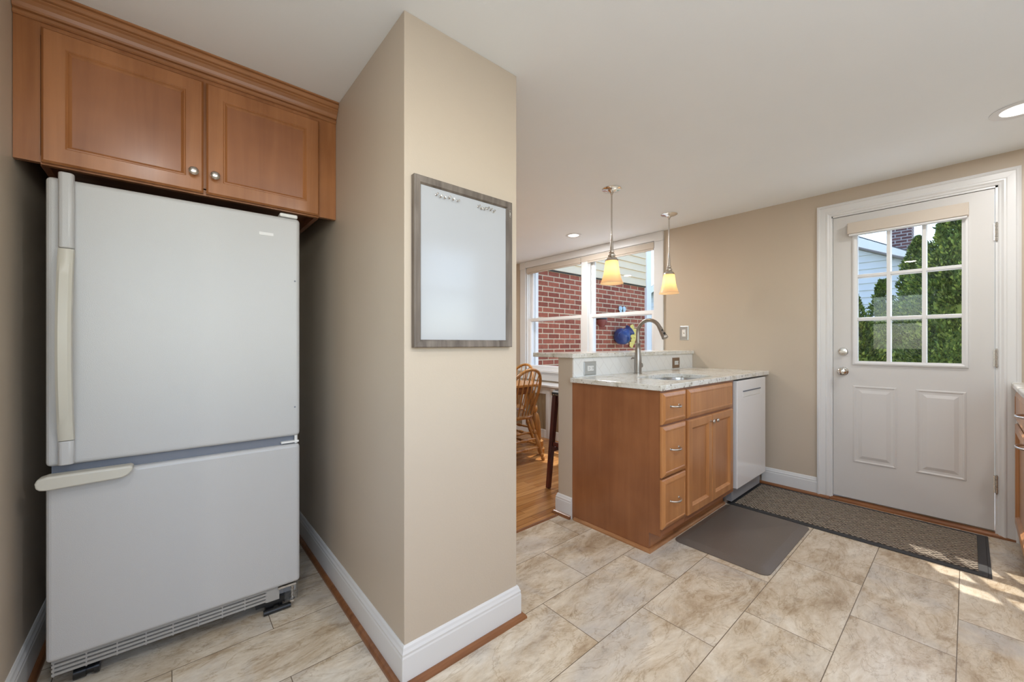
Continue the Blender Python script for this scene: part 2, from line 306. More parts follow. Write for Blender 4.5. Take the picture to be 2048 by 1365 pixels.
# ------------------------------------------------------------------ mesh helpers
class MB:
    def __init__(s): s.bm = bmesh.new()
    def face(s, pts):
        vv = [s.bm.verts.new(p) for p in pts]
        try: s.bm.faces.new(vv)
        except ValueError: pass
        return s
    def box(s, x0, x1, y0, y1, z0, z1):
        v = [s.bm.verts.new((x, y, z)) for x in (x0, x1) for y in (y0, y1) for z in (z0, z1)]
        for f in ((0, 1, 3, 2), (4, 6, 7, 5), (0, 4, 5, 1), (2, 3, 7, 6), (0, 2, 6, 4), (1, 5, 7, 3)):
            s.bm.faces.new([v[i] for i in f])
        return s
    def rings(s, rings, cap0=True, cap1=True, closed=True):
        rs = [[s.bm.verts.new(p) for p in r] for r in rings]
        n = len(rs[0])
        for a, b in zip(rs, rs[1:]):
            for i in range(n if closed else n-1):
                j = (i+1) % n
                s.bm.faces.new((a[i], a[j], b[j], b[i]))
        if cap0 and closed: s.bm.faces.new(rs[0][::-1])
        if cap1 and closed: s.bm.faces.new(rs[-1])
        return s
    def lathe(s, c, prof, n=24, axis=(0, 0, 1), cap=(True, True)):
        q = Vector((0, 0, 1)).rotation_difference(Vector(axis).normalized()); c = Vector(c)
        return s.rings([[c + q @ Vector((r*math.cos(2*PI*i/n), r*math.sin(2*PI*i/n), h)) for i in range(n)] for h, r in prof], *cap)
    def turned(s, p0, p1, prof, n=12):
        p0 = Vector(p0); p1 = Vector(p1); L = (p1-p0).length
        return s.lathe(p0, [(t*L, r) for t, r in prof], n, (p1-p0))
    def tube(s, pts, r, n=10):
        pts = [Vector(p) for p in pts]; rr = r if isinstance(r, (list, tuple)) else [r]*len(pts)
        t0 = (pts[1]-pts[0]).normalized(); up = Vector((0, 0, 1)) if abs(t0.z) < .9 else Vector((1, 0, 0))
        nn = t0.cross(up).normalized(); out = []
        for i, p in enumerate(pts):
            t = (pts[min(i+1, len(pts)-1)]-pts[max(i-1, 0)]).normalized()
            nn = (nn - t*nn.dot(t)).normalized(); bb = t.cross(nn)
            out.append([p + nn*rr[i]*math.cos(2*PI*k/n) + bb*rr[i]*math.sin(2*PI*k/n) for k in range(n)])
        return s.rings(out)
    def prism(s, poly, axis, a, b):
        def P(u, v, w): return {'x': (w, u, v), 'y': (u, w, v), 'z': (u, v, w)}[axis]
        return s.rings([[P(u, v, a) for u, v in poly], [P(u, v, b) for u, v in poly]])
    def plate(s, u0, u1, v0, v1, prof, T, open_bottom=False, cap=True, back=True):
        # stepped rectangle: prof = [(inset, height)], T maps (u, v, h) to space
        rs = []
        for d, h in prof:
            b0 = v0 if open_bottom else v0+d
            rs.append([T(u0+d, b0, h), T(u0+d, v1-d, h), T(u1-d, v1-d, h), T(u1-d, b0, h)])
        return s.rings(rs, back and not open_bottom, cap, closed=not open_bottom)
    def ball(s, c, rx, ry=None, rz=None, n=12):
        ry = ry or rx; rz = rz or rx; c = Vector(c)
        rs = []
        for j in range(1, n//2+1):
            a = PI*j/(n//2+1)
            rs.append([c+Vector((rx*math.sin(a)*math.cos(2*PI*i/n), ry*math.sin(a)*math.sin(2*PI*i/n), rz*math.cos(a))) for i in range(n)])
        return s.rings(rs)
class T_:
    @staticmethod
    def fy(Y): return lambda u, v, h: (u, Y-h, v)      # faces -Y
    @staticmethod
    def by(Y): return lambda u, v, h: (u, Y+h, v)      # faces +Y
    @staticmethod
    def fx(X): return lambda u, v, h: (X-h, u, v)      # faces -X
    @staticmethod
    def z(Z): return lambda u, v, h: (u, v, Z+h)
ORG = {}
def part(name, mb, mat, parent=None, bev=0, smooth=False, label=None, local=False, seg=2):
    me = bpy.data.meshes.new(name); bm = mb.bm
    if parent is not None and not local:
        bmesh.ops.translate(bm, verts=bm.verts, vec=-ORG.get(parent.name, Vector()))
    bmesh.ops.recalc_face_normals(bm, faces=bm.faces)
    if smooth:
        for f in bm.faces: f.smooth = True
    bm.to_mesh(me); bm.free()
    me.materials.append(mat)
    o = bpy.data.objects.new(name, me); COL.objects.link(o)
    if parent is not None:
        o.parent = parent; ORG[o.name] = ORG.get(parent.name, Vector())
    if bev:
        m = o.modifiers.new('bevel', 'BEVEL'); m.width = bev; m.segments = seg; m.limit_method = 'ANGLE'; m.angle_limit = .6
        for p in me.polygons: p.use_smooth = False
    if smooth:
        try: me.set_sharp_from_angle(angle=.7)
        except Exception: pass
    if label: o['label'] = label
    return o
def tag(o, label, cat, group=None):
    o['label'] = label; o['category'] = cat
    if group: o['group'] = group
    return o
def thing(name, label, cat, loc=(0, 0, 0), rot=0, group=None):
    o = bpy.data.objects.new(name, None); COL.objects.link(o); o.empty_display_size = .1
    o.location = loc; o.rotation_euler = (0, 0, rot); ORG[o.name] = Vector(loc)
    return tag(o, label, cat, group)
def solo(name, mb, mat, label, cat, loc, group=None, **kw):
    loc = Vector(loc); bmesh.ops.translate(mb.bm, verts=mb.bm.verts, vec=-loc)
    o = part(name, mb, mat, **kw); o.location = loc; ORG[o.name] = loc
    return tag(o, label, cat, group)
def struct(name, mb, mat, parent=None, label=None, **kw):
    o = part(name, mb, mat, parent, **kw)
    if parent is None: o['kind'] = 'structure'
    if label: o['label'] = label
    return o
def dup(root, loc, rot, label=None, group=None, mats=None):
    r = root.copy(); COL.objects.link(r); r.location = loc; r.rotation_euler = (0, 0, rot)
    if label: r['label'] = label
    if group: r['group'] = group
    for ch in list(root.children):
        c = ch.copy(); COL.objects.link(c); c.parent = r
        for g in ch.children:
            d = g.copy(); COL.objects.link(d); d.parent = c
    return r

# ------------------------------------------------------------------ dimensions
XW, H = 3.658, 2.242
XP, XQ, YP = .587, 1.084, 1.223
XL, YB = -.369, 2.66
XE, YK, YK2, YD = 1.97, 1.678, 1.799, 1.07
YS, XB = -.80, -2.6            # wall behind the right counter, rear wall
YN = 4.7                        # dining room far wall
WT = .14

# ------------------------------------------------------------------ shell
struct('floor', MB().box(XB, XW+WT, YS-.1, YK2-.03, -.06, 0).box(XL-.1, XP+.02, YK2-.03, YB+.1, -.06, 0), TILE)
struct('floor_dining', MB().box(XP+.1, XW+WT, YK2-.012, YN+.1, -.06, -.001), PLANK)
thr = MB().prism([(YK2-.034, 0), (YK2-.028, .006), (YK2-.016, .006), (YK2-.008, 0), (YK2-.008, -.01), (YK2-.034, -.01)], 'x', XQ, XE-.04)
struct('trim_threshold', thr, SHOE)
struct('ceiling', MB().box(XB-.1, XW+WT, YS-.1, YN+.1, H, H+.1), CEIL)
DZ, DY0, DY1 = 2.062, -.118, .657
WY0, WY1, WZ0, WZ1 = 2.045, 3.925, .79, 2.157
w = MB()
w.box(XW, XW+WT, YS-.1, DY0, 0, H).box(XW, XW+WT, DY0, DY1, DZ, H).box(XW, XW+WT, DY1, WY0, 0, H)
w.box(XW, XW+WT, WY0, WY1, 0, WZ0).box(XW, XW+WT, WY0, WY1, WZ1, H).box(XW, XW+WT, WY1, YN+.1, 0, H)
struct('wall_right', w, WALL)
struct('wall_pier', MB().box(XP, XQ, YP, YN+.1, 0, H), WALL, bev=.002)
struct('wall_left', MB().box(XL-.12, XL, 1.30, YB+.1, 0, H), WALL)
struct('wall_alcove', MB().box(XL, XP, YB, YB+.1, 0, H), WALL)
struct('wall_back', MB().box(XB, XL-.12, 1.30, 1.42, 0, H), WALL)
struct('wall_dining', MB().box(XQ, XW, YN, YN+.1, 0, H), WALL)
W2 = (1.70, 2.34, 1.18, 2.06)
W_FILL = (-1.9, 1.2, .95, 2.08)  # wide unseen window opening added for the frontal fill
w = MB().box(XB, W_FILL[0], YS-.1, YS, 0, H).box(W_FILL[0], W_FILL[1], YS-.1, YS, 0, W_FILL[2]).box(W_FILL[0], W_FILL[1], YS-.1, YS, W_FILL[3], H).box(W_FILL[1], W2[0], YS-.1, YS, 0, H).box(W2[1], XW, YS-.1, YS, 0, H).box(W2[0], W2[1], YS-.1, YS, 0, W2[2]).box(W2[0], W2[1], YS-.1, YS, W2[3], H)
struct('wall_counter', w, WALL)
W3 = (.42, 1.20, 1.0, 2.04)
w = MB().box(XB-.1, XB, YS-.1, W3[0], 0, H).box(XB-.1, XB, W3[1], 1.42, 0, H).box(XB-.1, XB, W3[0], W3[1], 0, W3[2]).box(XB-.1, XB, W3[0], W3[1], W3[3], H)
struct('wall_rear', w, WALL)
struct('wall_peninsula', MB().box(XE, XW, YK, YK2, 0, 1.04), WALL, bev=.002)

# windows behind the camera (two seen as reflections, the wide one added for fill)
def back_window(n, y_plane, rect, axis):
    a0, a1, z0, z1 = rect
    T = (lambda u, v, h: (u, y_plane+h, v)) if axis == 'y' else (lambda u, v, h: (y_plane+h, u, v))
    o = struct('window_%d' % n, MB().plate(a0-.08, a1+.08, z0-.08, z1+.08, [(0, 0), (0, .02), (.08, .02), (.08, -.02), (.12, -.02), (.12, -.05)], T, cap=False, back=False), TRIM)
    g = MB(); g.face([T(a0, z0, -.045), T(a1, z0, -.045), T(a1, z1, -.045), T(a0, z1, -.045)])
    part('pane', g, PANE, o)
    m = (z0+z1)/2
    s = MB().rings([[T(a0, m-.02, -.05), T(a1, m-.02, -.05), T(a1, m+.02, -.05), T(a0, m+.02, -.05)], [T(a0, m-.02, -.02), T(a1, m-.02, -.02), T(a1, m+.02, -.02), T(a0, m+.02, -.02)]])
    part('meeting_rail', s, TRIM, o)
back_window(2, YS, W2, 'y'); back_window(3, XB, W3, 'x'); back_window(4, YS, W_FILL, 'y')

# ------------------------------------------------------------------ baseboards
BH = .134
def base_poly(): return [(0, 0), (.014, 0), (.014, .098), (.012, .104), (.013, .112), (.009, .120), (.007, .128), (.003, BH), (0, BH)]
def shoe_poly(): return [(.014, 0), (.032, 0), (.031, .008), (.026, .016), (.019, .020), (.014, .020)]
def sweep(path, poly, side=1):
    """mitred sweep of a (offset, z) profile along an open floor path; offset to the left (side=1) or right (-1)"""
    P = [Vector((x, y)) for x, y in path]; rs = []
    for i, p in enumerate(P):
        ns = []
        if i > 0: d = (P[i]-P[i-1]).normalized(); ns.append(Vector((-d.y, d.x))*side)
        if i < len(P)-1: d = (P[i+1]-P[i]).normalized(); ns.append(Vector((-d.y, d.x))*side)
        nn = ns[0] if len(ns) == 1 else (ns[0]+ns[1])/(1+ns[0].dot(ns[1]))
        rs.append([(p.x+nn.x*o, p.y+nn.y*o, z) for o, z in poly])
    return MB().rings(rs)
pier = [(XP, YB-.001), (XP, YP), (XQ, YP), (XQ, YN)]
struct('baseboard_pier', sweep(pier, base_poly(), -1), TRIM)
struct('trim_1', sweep(pier[:3] + [(XQ, YK2-.034)], shoe_poly(), -1), SHOE)
lw = [(XL-.12, 1.30), (XL, 1.30), (XL, YB)]
struct('baseboard_left', sweep(lw, base_poly(), -1), TRIM)
struct('trim_2', sweep(lw, shoe_poly(), -1), SHOE_Y)
pe = [(XE, YK+.001), (XE, YK2), (XW, YK2)]
pe = [(XE+.004, YK), (XE, YK), (XE, YK2), (2.0, YK2)]
struct('baseboard_peninsula', sweep([(XE, YK+.0005), (XE, YK2), (XW, YK2)], base_poly(), 1), TRIM)
struct('trim_3', sweep([(XE, YK+.0005), (XE, YK2), (XE+.05, YK2)], shoe_poly(), 1), SHOE_Y)
struct('baseboard_right', sweep([(XW, 1.10), (XW, .734)], base_poly(), -1), TRIM)
struct('trim_4', sweep([(XW, 1.20), (XW, .66)], shoe_poly(), -1), SHOE_Y)
struct('baseboard_dining', sweep([(XW, 1.95), (XW, YN), (XQ, YN)], base_poly(), 1), TRIM)

# ------------------------------------------------------------------ entry door
FXW = T_.fx(XW)
casing = [(0, 0), (0, .019), (.010, .023), (.016, .021), (.020, .017), (.050, .014), (.056, .017), (.062, .017), (.072, .010), (.079, .009), (.0835, .006), (.0835, 0)]
struct('trim_5', MB().plate(-.200, .735, 0, 2.145, casing, FXW, open_bottom=True, cap=False), TRIM, label='white moulded casing around the entry door')
jam = MB().box(XW-.002, XW+WT, DY0, DY0+.012, 0, DZ).box(XW-.002, XW+WT, DY1-.012, DY1, 0, DZ).box(XW-.002, XW+WT, DY0, DY1, DZ-.012, DZ)
struct('trim_6', jam, TRIM)
sill = MB().prism([(XW+WT, -.02), (XW-.018, -.02), (XW-.018, .012), (XW-.004, .020), (XW+.012, .022), (XW+.012, .026), (XW+WT, .022)], 'y', -.2, .66)
struct('trim_7', sill, SHOE_Y, label='oak threshold under the entry door')
SX0, SX1 = XW+.004, XW+.048
SY0, SY1, SZ0, SZ1 = -.104, .643, .036, 2.046
LY0, LY1, LZ0, LZ1 = .016, .516, 1.005, 1.912
d = MB()
d.box(SX0, SX1, SY0, LY0, SZ0, SZ1).box(SX0, SX1, LY1, SY1, SZ0, SZ1).box(SX0, SX1, LY0, LY1, LZ1, SZ1).box(SX0, SX1, LY0, LY1, SZ0, LZ0)
door = struct('door_1', d, DOORW)
TD = T_.fx(SX0)
for y0, y1 in ((.005, .221), (.310, .533)):
    p = MB().plate(y0, y1, .297, .838, [(0, 0), (.001, .003), (.008, .005), (.016, .0015), (.020, .0012), (.030, .0012), (.050, .007), (.054, .007)], TD, back=False)
    part('raised_panel', p, DOORW, door)
part('glazing_frame', MB().plate(-.004, .536, .984, 1.932, [(0, 0), (.002, .010), (.012, .013), (.022, .008), (.028, .006), (.028, -.008)], TD, cap=False, back=False), TRIM, door)
part('outer_glazing_frame', MB().plate(-.004, .536, .984, 1.932, [(0, 0), (.002, .010), (.026, .008), (.026, -.010)], lambda u, v, h: (SX1+h, u, v), cap=False, back=False), STORMW, door)
g = MB(); XG = XW+.026
g.box(XG-.003, XG+.003, LY0, LY1, LZ0, LZ1)
part('glass', g, PANE, door)
def bars(xa, xb, wd):
    m = MB()
    for k in (1, 2):
        y = LY0+(LY1-LY0)*k/3; m.box(xa, xb, y-wd, y+wd, LZ0, LZ1)
        z = LZ0+(LZ1-LZ0)*k/3; m.box(xa+.0005, xb-.0005, LY0, LY1, z-wd, z+wd)
    return m
part('muntin_grid', bars(XW-.002, XG-.004, .0095), TRIM, door, bev=.002)
part('outer_muntin_grid', bars(XG+.004, SX1+.008, .012), STORMW, door, bev=.002)
kn = MB().lathe((SX0, .587, .936), [(0, .031), (.004, .031), (.009, .026), (.010, .012), (.032, .011), (.036, .020), (.044, .026), (.054, .026), (.061, .020), (.063, .008), (.0635, .001)], 28, (-1, 0, 0))
part('door_knob', kn, CHROME, door, smooth=True)
db = MB().lathe((SX0, .587, 1.076), [(0, .030), (.006, .030), (.010, .026), (.016, .024), (.017, .01)], 28, (-1, 0, 0)); db.box(SX0-.028, SX0-.015, .570, .604, 1.070, 1.082)
part('deadbolt', db, CHROME, door, smooth=True)
for z in (1.79, 1.05, .31):
    h = MB()
    for k in range(5): h.lathe((XW-.006, -.111, z-.05+k*.02), [(0, .0065), (.0185, .0065)], 12)
    h.lathe((XW-.006, -.111, z-.056), [(0, .004), (.006, .005)], 10).lathe((XW-.006, -.111, z+.05), [(0, .005), (.006, .003)], 10)
    h.box(XW-.003, XW+.003, -.123, -.099, z-.05, z+.05)
    part('hinge', h, NICKEL, door)
st = MB().box(XW-.0015, XW+.02, DY1-.014, DY1-.010, .90, .965)
part('strike_plate', st, BRONZE, door)
sh = thing('roller_shade', 'cream fabric shade rolled up above the glass of the white entry door', 'shade', (XW-.02, .276, 1.9))
part('cassette', MB().box(XW-.052, XW+.004, -.005, .556, 1.905, 1.983), SHADEF, sh, bev=.004)
part('hem_bar', MB().box(XW-.045, XW-.012, .002, .549, 1.893, 1.905), TRIM, sh, bev=.002)

# ------------------------------------------------------------------ dining window
cw = MB()
cw.box(XW-.018, XW, 1.948, 2.042, .79, H-.095).box(XW-.018, XW, 3.928, 4.033, .79, H-.095)
wn1 = struct('window_1', cw, TRIM, bev=.003)
part('head_casing', MB().box(XW-.018, XW, 2.042, 3.928, WZ1, H-.002).box(XW-.022, XW, 1.946, 2.042, H-.095, H-.002).box(XW-.022, XW, 3.928, 4.035, H-.095, H-.002), TRIM, wn1, bev=.002)
part('window_sill', MB().box(XW-.06, XW+.06, 1.93, 4.05, .765, .792), TRIM, wn1, bev=.005)
part('apron', MB().box(XW-.018, XW, 1.96, 4.02, .66, .765), TRIM, wn1, bev=.003)
part('jamb', MB().box(XW, XW+WT+.02, WY0-.003, WY0+.012, WZ0, WZ1).box(XW, XW+WT+.02, WY1-.012, WY1+.003, WZ0, WZ1).box(XW, XW+WT+.02, WY0, WY1, WZ1-.015, WZ1).box(XW, XW+WT+.04, WY0, WY1, WZ0-.005, WZ0+.012), TRIM, wn1)
MY = 2.93
part('mullion', MB().box(XW-.004, XW+WT+.02, MY-.045, MY+.045, WZ0, WZ1), TRIM, wn1, bev=.003)
for (a, b) in ((WY0+.012, MY-.045), (MY+.045, WY1-.012)):
    MZ = 1.452
    for nm, x, z0, z1, t in (('upper_sash', XW+.085, MZ-.022, WZ1-.015, .042), ('lower_sash', XW+.045, WZ0+.012, MZ+.022, .046)):
        s = part(nm, MB().plate(a, b, z0, z1, [(0, 0), (0, .016), (t-.012, .016), (t-.004, .008), (t, .0), (t, -.016), (0, -.016)], T_.fx(x), cap=False, back=False), VINYL, wn1)
        part('pane', MB().box(x-.002, x+.002, a+t-.005, b-t+.005, z0+t-.005, z1-t+.005), PANE, s)
    for yy in (a+.008, b-.016):
        part('jamb_liner', MB().box(XW+.028, XW+.032, yy, yy+.008, MZ, WZ1-.02), VINYL, wn1)
for k, (a, b) in enumerate(((2.052, 2.976), (2.984, 3.918))):
    s = thing('roller_shade', ('cream roller shade rolled up at the right half of the dining window', 'cream roller shade rolled up at the left half of the dining window')[k], 'shade', (XW+.02, (a+b)/2, 2.08), group='shades at the dining window')
    part('cassette', MB().box(XW-.010, XW+.05, a, b, 2.088, 2.150), SHADEF, s, bev=.004)
    part('hem_bar', MB().box(XW-.002, XW+.012, a+.01, b-.01, 2.070, 2.088), SHADEF, s, bev=.003)

# ------------------------------------------------------------------ refrigerator
fr = thing('refrigerator', 'white bottom-freezer refrigerator under the wooden cabinets', 'refrigerator', (-.298, 1.902, 0), -.0395)
L = dict(local=True)
FW = .72
part('cabinet_body', MB().box(.004, FW-.004, .070, .74, .045, 1.655), FRIDGE, fr, bev=.006, **L)
ud = part('upper_door', MB().box(0, FW, 0, .060, .742, 1.666), FRIDGE, fr, bev=.014, seg=4, **L)
part('freezer_drawer', MB().box(0, FW, 0, .060, .118, .708), FRIDGE, fr, bev=.014, seg=4, **L)
part('door_gasket', MB().box(.010, FW-.01, .056, .072, .13, 1.655).box(.01, FW-.01, .022, .062, .706, .744), GREYPL, fr, **L)
def grip(z0, z1, out0, out1, n=14, x0=.030, x1=.066):
    rs = []
    for i in range(n+1):
        t = i/n; z = z0+(z1-z0)*t; o = out0+(out1-out0)*math.sin(PI*t)**.8 if n > 1 else out0
        th = .022
        rs.append([(x0, -o+th, z), (x0+.001, -o+.006, z), (x0+.008, -o, z), (x1-.008, -o, z), (x1-.001, -o+.006, z), (x1, -o+th, z)])
    return MB().rings(rs)
hd = part('door_handle', grip(.826, 1.437, .026, .062), FR_HAND, fr, smooth=True, **L)
part('upper_mount', grip(1.439, 1.680, .026, .026, 2), FRIDGE, hd, smooth=True, bev=.004, **L)
part('lower_mount', grip(.748, .824, .026, .026, 2), FRIDGE, hd, smooth=True, bev=.003, **L)
# freezer pull: a flat blade with a rounded nose that leans out under the upper door
pl = MB()
out = [(-.012, .690), (-.014, .704), (-.010, .716), (.010, .722), (.196, .722), (.205, .718), (.203, .706), (.192, .693), (.178, .686), (.010, .680), (-.004, .682)]
pl.rings([[(x, y, z+dz) for x, z in out] for y, dz in ((.004, 0), (-.030, .0), (-.040, -.002))])
part('freezer_handle', pl, FR_HAND, fr, bev=.005, seg=3, **L)
lab = MB().box(.571, .622, -.0015, .002, 1.577, 1.590)
npl = part('nameplate', lab, plain('nameplate_silver', (.74, .74, .73), .3), fr, bev=.0008, **L)
part('hinge_cap', MB().box(.645, .712, .004, .075, 1.668, 1.684), WHITEPL, fr, bev=.006, seg=3, **L)
part('middle_hinge', MB().box(.650, .716, .004, .05, .7135, .7215).lathe((.706, .012, .709), [(0, .006), (.034, .006)], 12), WHITEPL, fr, bev=.001, **L)
for z in (1.40, .865):
    part('screw_plug', MB().lathe((.700, -.0002, z), [(0, .0035), (.001, .0035)], 12, (0, -1, 0)), GREYPL, fr, **L)
gr = MB()
gr.box(.01, .645, .030, .034, .060, .116)
for k in range(4): gr.box(.01, .60, .018, .031, .066+k*.0135, .0735+k*.0135)
for k in range(9): gr.box(.012+k*.073, .016+k*.073, .020, .032, .062, .114)
gr.box(.60, .645, .018, .031, .062, .116)
part('toe_grille', gr, plain('toe_grille_paint', (.36, .35, .33), .4), fr, **L)
part('grille_backing', MB().box(.012, .60, .036, .05, .055, .118), DARK, fr, **L)
for x in (.05, .60):
    wh = MB().lathe((x, .075, .020), [(0, .020), (.03, .020), (.03, .014), (.05, .014), (.05, .020), (.062, .020)], 18, (1, 0, 0))
    part('roller', wh, BLACKPL, fr, smooth=True, **L)
part('roller_bracket', MB().box(.565, .70, .05, .11, .030, .052).lathe((.59, .035, .012), [(0, .011), (.10, .011)], 14, (1, 0, 0)), BLACKPL, fr, **L)
part('hinge_cover', MB().plate(.662, .716, .040, .108, [(0, 0), (.002, .02), (.006, .023), (.008, .021)], T_.fy(.032)), CLEAR, fr, label='clear plastic hinge cover at the foot', **L)
part('lower_hinge', MB().box(.640, .705, .006, .04, .106, .114).lathe((.695, .03, .03), [(0, .013), (.008, .013), (.01, .006), (.085, .006)], 14), NICKEL, fr, **L)

# ------------------------------------------------------------------ cabinets over the refrigerator
YC = 1.935
DPROF = [(0, 0), (0, .012), (.006, .019), (.052, .019), (.0545, .0165), (.058, .0175), (.061, .0135), (.066, .009)]
uc = thing('wall_cabinet', 'two-door stained maple cabinet above the refrigerator with crown moulding', 'cabinet', (XL, YC, 1.713))
cb = MB().box(-.315, .515, YC+.02, 2.62, 1.745, 2.17).box(-.315, -.297, YC+.02, 2.62, 1.708, 1.75).box(.497, .515, YC+.02, 2.62, 1.708, 1.75)
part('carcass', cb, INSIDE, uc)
part('face_frame', MB().box(XL+.001, -.312, YC, YC+.02, 1.713, 2.19).box(.512, XP-.001, YC, YC+.02, 1.713, 2.19).box(-.312, .512, YC+.001, YC+.02, 1.708, 1.735).box(-.312, .512, YC+.001, YC+.02, 2.12, 2.19).box(.085, .12, YC+.001, YC+.02, 1.73, 2.12), MAPLE, uc)
def fdoor(parent, x0, x1, z0, z1, Y, mat, pmat, prof=DPROF, name='door'):
    o = part(name, MB().plate(x0, x1, z0, z1, prof, T_.fy(Y), cap=False), mat, parent)
    d, h = prof[-1]
    part('panel', MB().box(x0+d-.001, x1-d+.001, Y-h, Y-.002, z0+d-.001, z1-d+.001), pmat, o)
    return o
def knob(parent, x, z, Y, r=.015):
    return part('knob', MB().lathe((x, Y, z), [(0, .007), (.010, .006), (.014, .009), (.018, r), (.024, r*1.02), (.028, r*.8), (.030, r*.3)], 20, (0, -1, 0)), NICKEL, parent, smooth=True)
dl = fdoor(uc, -.309, .097, 1.713, 2.141, YC, MAPLE, MAPLE_P)
dr = fdoor(uc, .106, .510, 1.713, 2.141, YC, MAPLE, MAPLE_P)
knob(dl, .067, 1.782, YC-.018); knob(dr, .132, 1.782, YC-.018)
crown = [(YC+.02, 2.160), (YC-.004, 2.160), (YC-.009, 2.164), (YC-.009, 2.170), (YC-.004, 2.172), (YC-.004, 2.176), (YC-.013, 2.178), (YC-.014, 2.184), (YC-.019, 2.194), (YC-.028, 2.203), (YC-.035, 2.207), (YC-.035, 2.211), (YC-.031, 2.213), (YC-.038, 2.217), (YC-.043, 2.224), (YC-.043, 2.230), (YC-.038, 2.233), (YC-.046, 2.236), (YC-.046, 2.2415), (YC+.02, 2.2415)]
part('crown_moulding', MB().prism(crown, 'x', XL+.001, XP-.001), CROWN, uc)

# ------------------------------------------------------------------ whiteboard
wb = thing('whiteboard', 'magnetic whiteboard in grey wood frame hanging on the pier wall', 'whiteboard', (.828, YP, 1.12))
part('frame', MB().plate(.613, 1.043, 1.121, 1.702, [(0, 0), (0, .020), (.003, .022), (.022, .020), (.027, .014), (.027, .004)], T_.fy(YP), cap=False), GREYWOOD, wb)
part('writing_surface', MB().box(.638, 1.018, YP-.012, YP-.001, 1.146, 1.677), BOARD, wb)
part('corner_clip', MB().plate(1.026, 1.034, 1.640, 1.668, [(0, 0), (0, .002), (.002, .002), (.002, 0)], T_.fy(YP-.021), cap=False, back=False).box(1.028, 1.032, YP-.0225, YP-.021, 1.647, 1.66), NICKEL, wb)
def pin_mb():
    return MB().lathe((0, 0, 0), [(0, .0055), (.002, .0058), (.004, .0032), (.011, .0032), (.013, .0052), (.016, .0050), (.0165, .002)], 12, (0, -1, 0))
pin0 = None
words = ('first', 'second', 'third', 'fourth', 'fifth', 'last')
for gi, (xa, xb, za) in enumerate(((.699, .786, 1.654), (.878, .952, 1.652))):
    for k in range(6):
        x = xa+(xb-xa)*k/5; z = za + rnd.uniform(-.004, .004)
        lab = '%s silver push-pin magnet from the left in the %s row on the whiteboard' % (words[k], ('left', 'right')[gi])
        if k == 5: lab = 'rightmost silver push-pin magnet of the %s row on the whiteboard' % ('left', 'right')[gi]
        if pin0 is None:
            pin0 = part('push_pin', pin_mb(), NICKEL, smooth=True); o = pin0
        else:
            o = pin0.copy(); COL.objects.link(o)
        o.scale = (.72, .8, .72); o.location = (x, YP-.012, z); o.rotation_euler = (rnd.uniform(-.15, .15), 0, rnd.uniform(-.15, .15))
        tag(o, lab, 'magnet', 'silver push pins on the whiteboard')

# ------------------------------------------------------------------ peninsula cabinets
Y0 = YD
XM = 2.243   # between the drawer base and the sink base
dc = thing('drawer_cabinet', 'maple base cabinet with three stacked drawers at the end of the peninsula', 'cabinet', (2.1, 1.3, 0))
part('carcass', MB().box(XE+.019, XM-.001, Y0+.02, YK-.002, .105, .883), INSIDE, dc)
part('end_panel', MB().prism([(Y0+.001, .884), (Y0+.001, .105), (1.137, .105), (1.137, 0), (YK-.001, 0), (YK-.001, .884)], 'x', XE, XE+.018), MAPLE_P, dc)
part('face_frame', MB().box(XE+.001, XE+.02, Y0, Y0+.02, .105, .883).box(XM-.02, XM-.001, Y0, Y0+.02, .105, .883).box(XE+.02, XM-.02, Y0, Y0+.02, .105, .14).box(XE+.02, XM-.02, Y0, Y0+.02, .41, .42).box(XE+.02, XM-.02, Y0, Y0+.02, .69, .70).box(XE+.02, XM-.02, Y0, Y0+.02, .872, .883), MAPLE_P, dc)  # darker stain puts the shade between drawers into the frame colour
part('toe_kick', MB().box(XE+.018, XM, 1.137, 1.152, 0, .105), MAPLE_H, dc)
SPROF = [(0, 0), (0, .010), (.004, .014), (.020, .021), (.026, .021), (.029, .0185), (.032, .0185)]
def pull(parent, x0, x1, z, Y):
    pts = []
    for i in range(13):
        t = i/12; a = PI*t
        pts.append((x0+(x1-x0)*t, Y-.004-.026*math.sin(a)**.6, z-.003*math.sin(a)))
    m = MB().tube(pts, [.0042+.0012*math.sin(PI*i/12) for i in range(13)], 10)
    m.lathe((x0, Y, z), [(0, .007), (.003, .006)], 12, (0, -1, 0)).lathe((x1, Y, z), [(0, .007), (.003, .006)], 12, (0, -1, 0))
    return part('handle', m, NICKEL, parent, smooth=True)
for z0, z1, hz in ((.702, .872, .795), (.420, .691, .562), (.146, .408, .282)):
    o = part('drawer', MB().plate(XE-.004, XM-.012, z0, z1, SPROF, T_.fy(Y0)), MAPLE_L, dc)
    pull(o, 2.045, 2.137, hz, Y0-.019)
X2 = 2.915
sk = thing('sink_cabinet', 'light maple sink base cabinet with a pair of doors beside the dishwasher', 'cabinet', (2.6, 1.3, 0))
part('carcass', MB().box(XM+.001, X2+.05, Y0+.02, YK-.002, .105, .60).box(XM+.001, XM+.019, Y0+.02, YK-.002, .6, .883).box(X2+.032, X2+.05, Y0+.02, YK-.002, .6, .883).box(XM+.02, X2+.03, YK-.02, YK-.002, .6, .883), INSIDE, sk)
part('face_frame', MB().box(XM, XM+.02, Y0, Y0+.02, .105, .883).box(X2-.01, X2+.05, Y0, Y0+.02, .105, .883).box(XM+.02, X2-.01, Y0, Y0+.02, .105, .14).box(XM+.02, X2-.01, Y0, Y0+.02, .68, .71).box(XM+.02, X2-.01, Y0, Y0+.02, .865, .883), MAPLE_P, sk)  # frame takes the darker stain so gaps between fronts look shaded
part('false_drawer_front', MB().plate(XM+.012, X2-.004, .702, .870, SPROF, T_.fy(Y0)), MAPLE_L, sk)
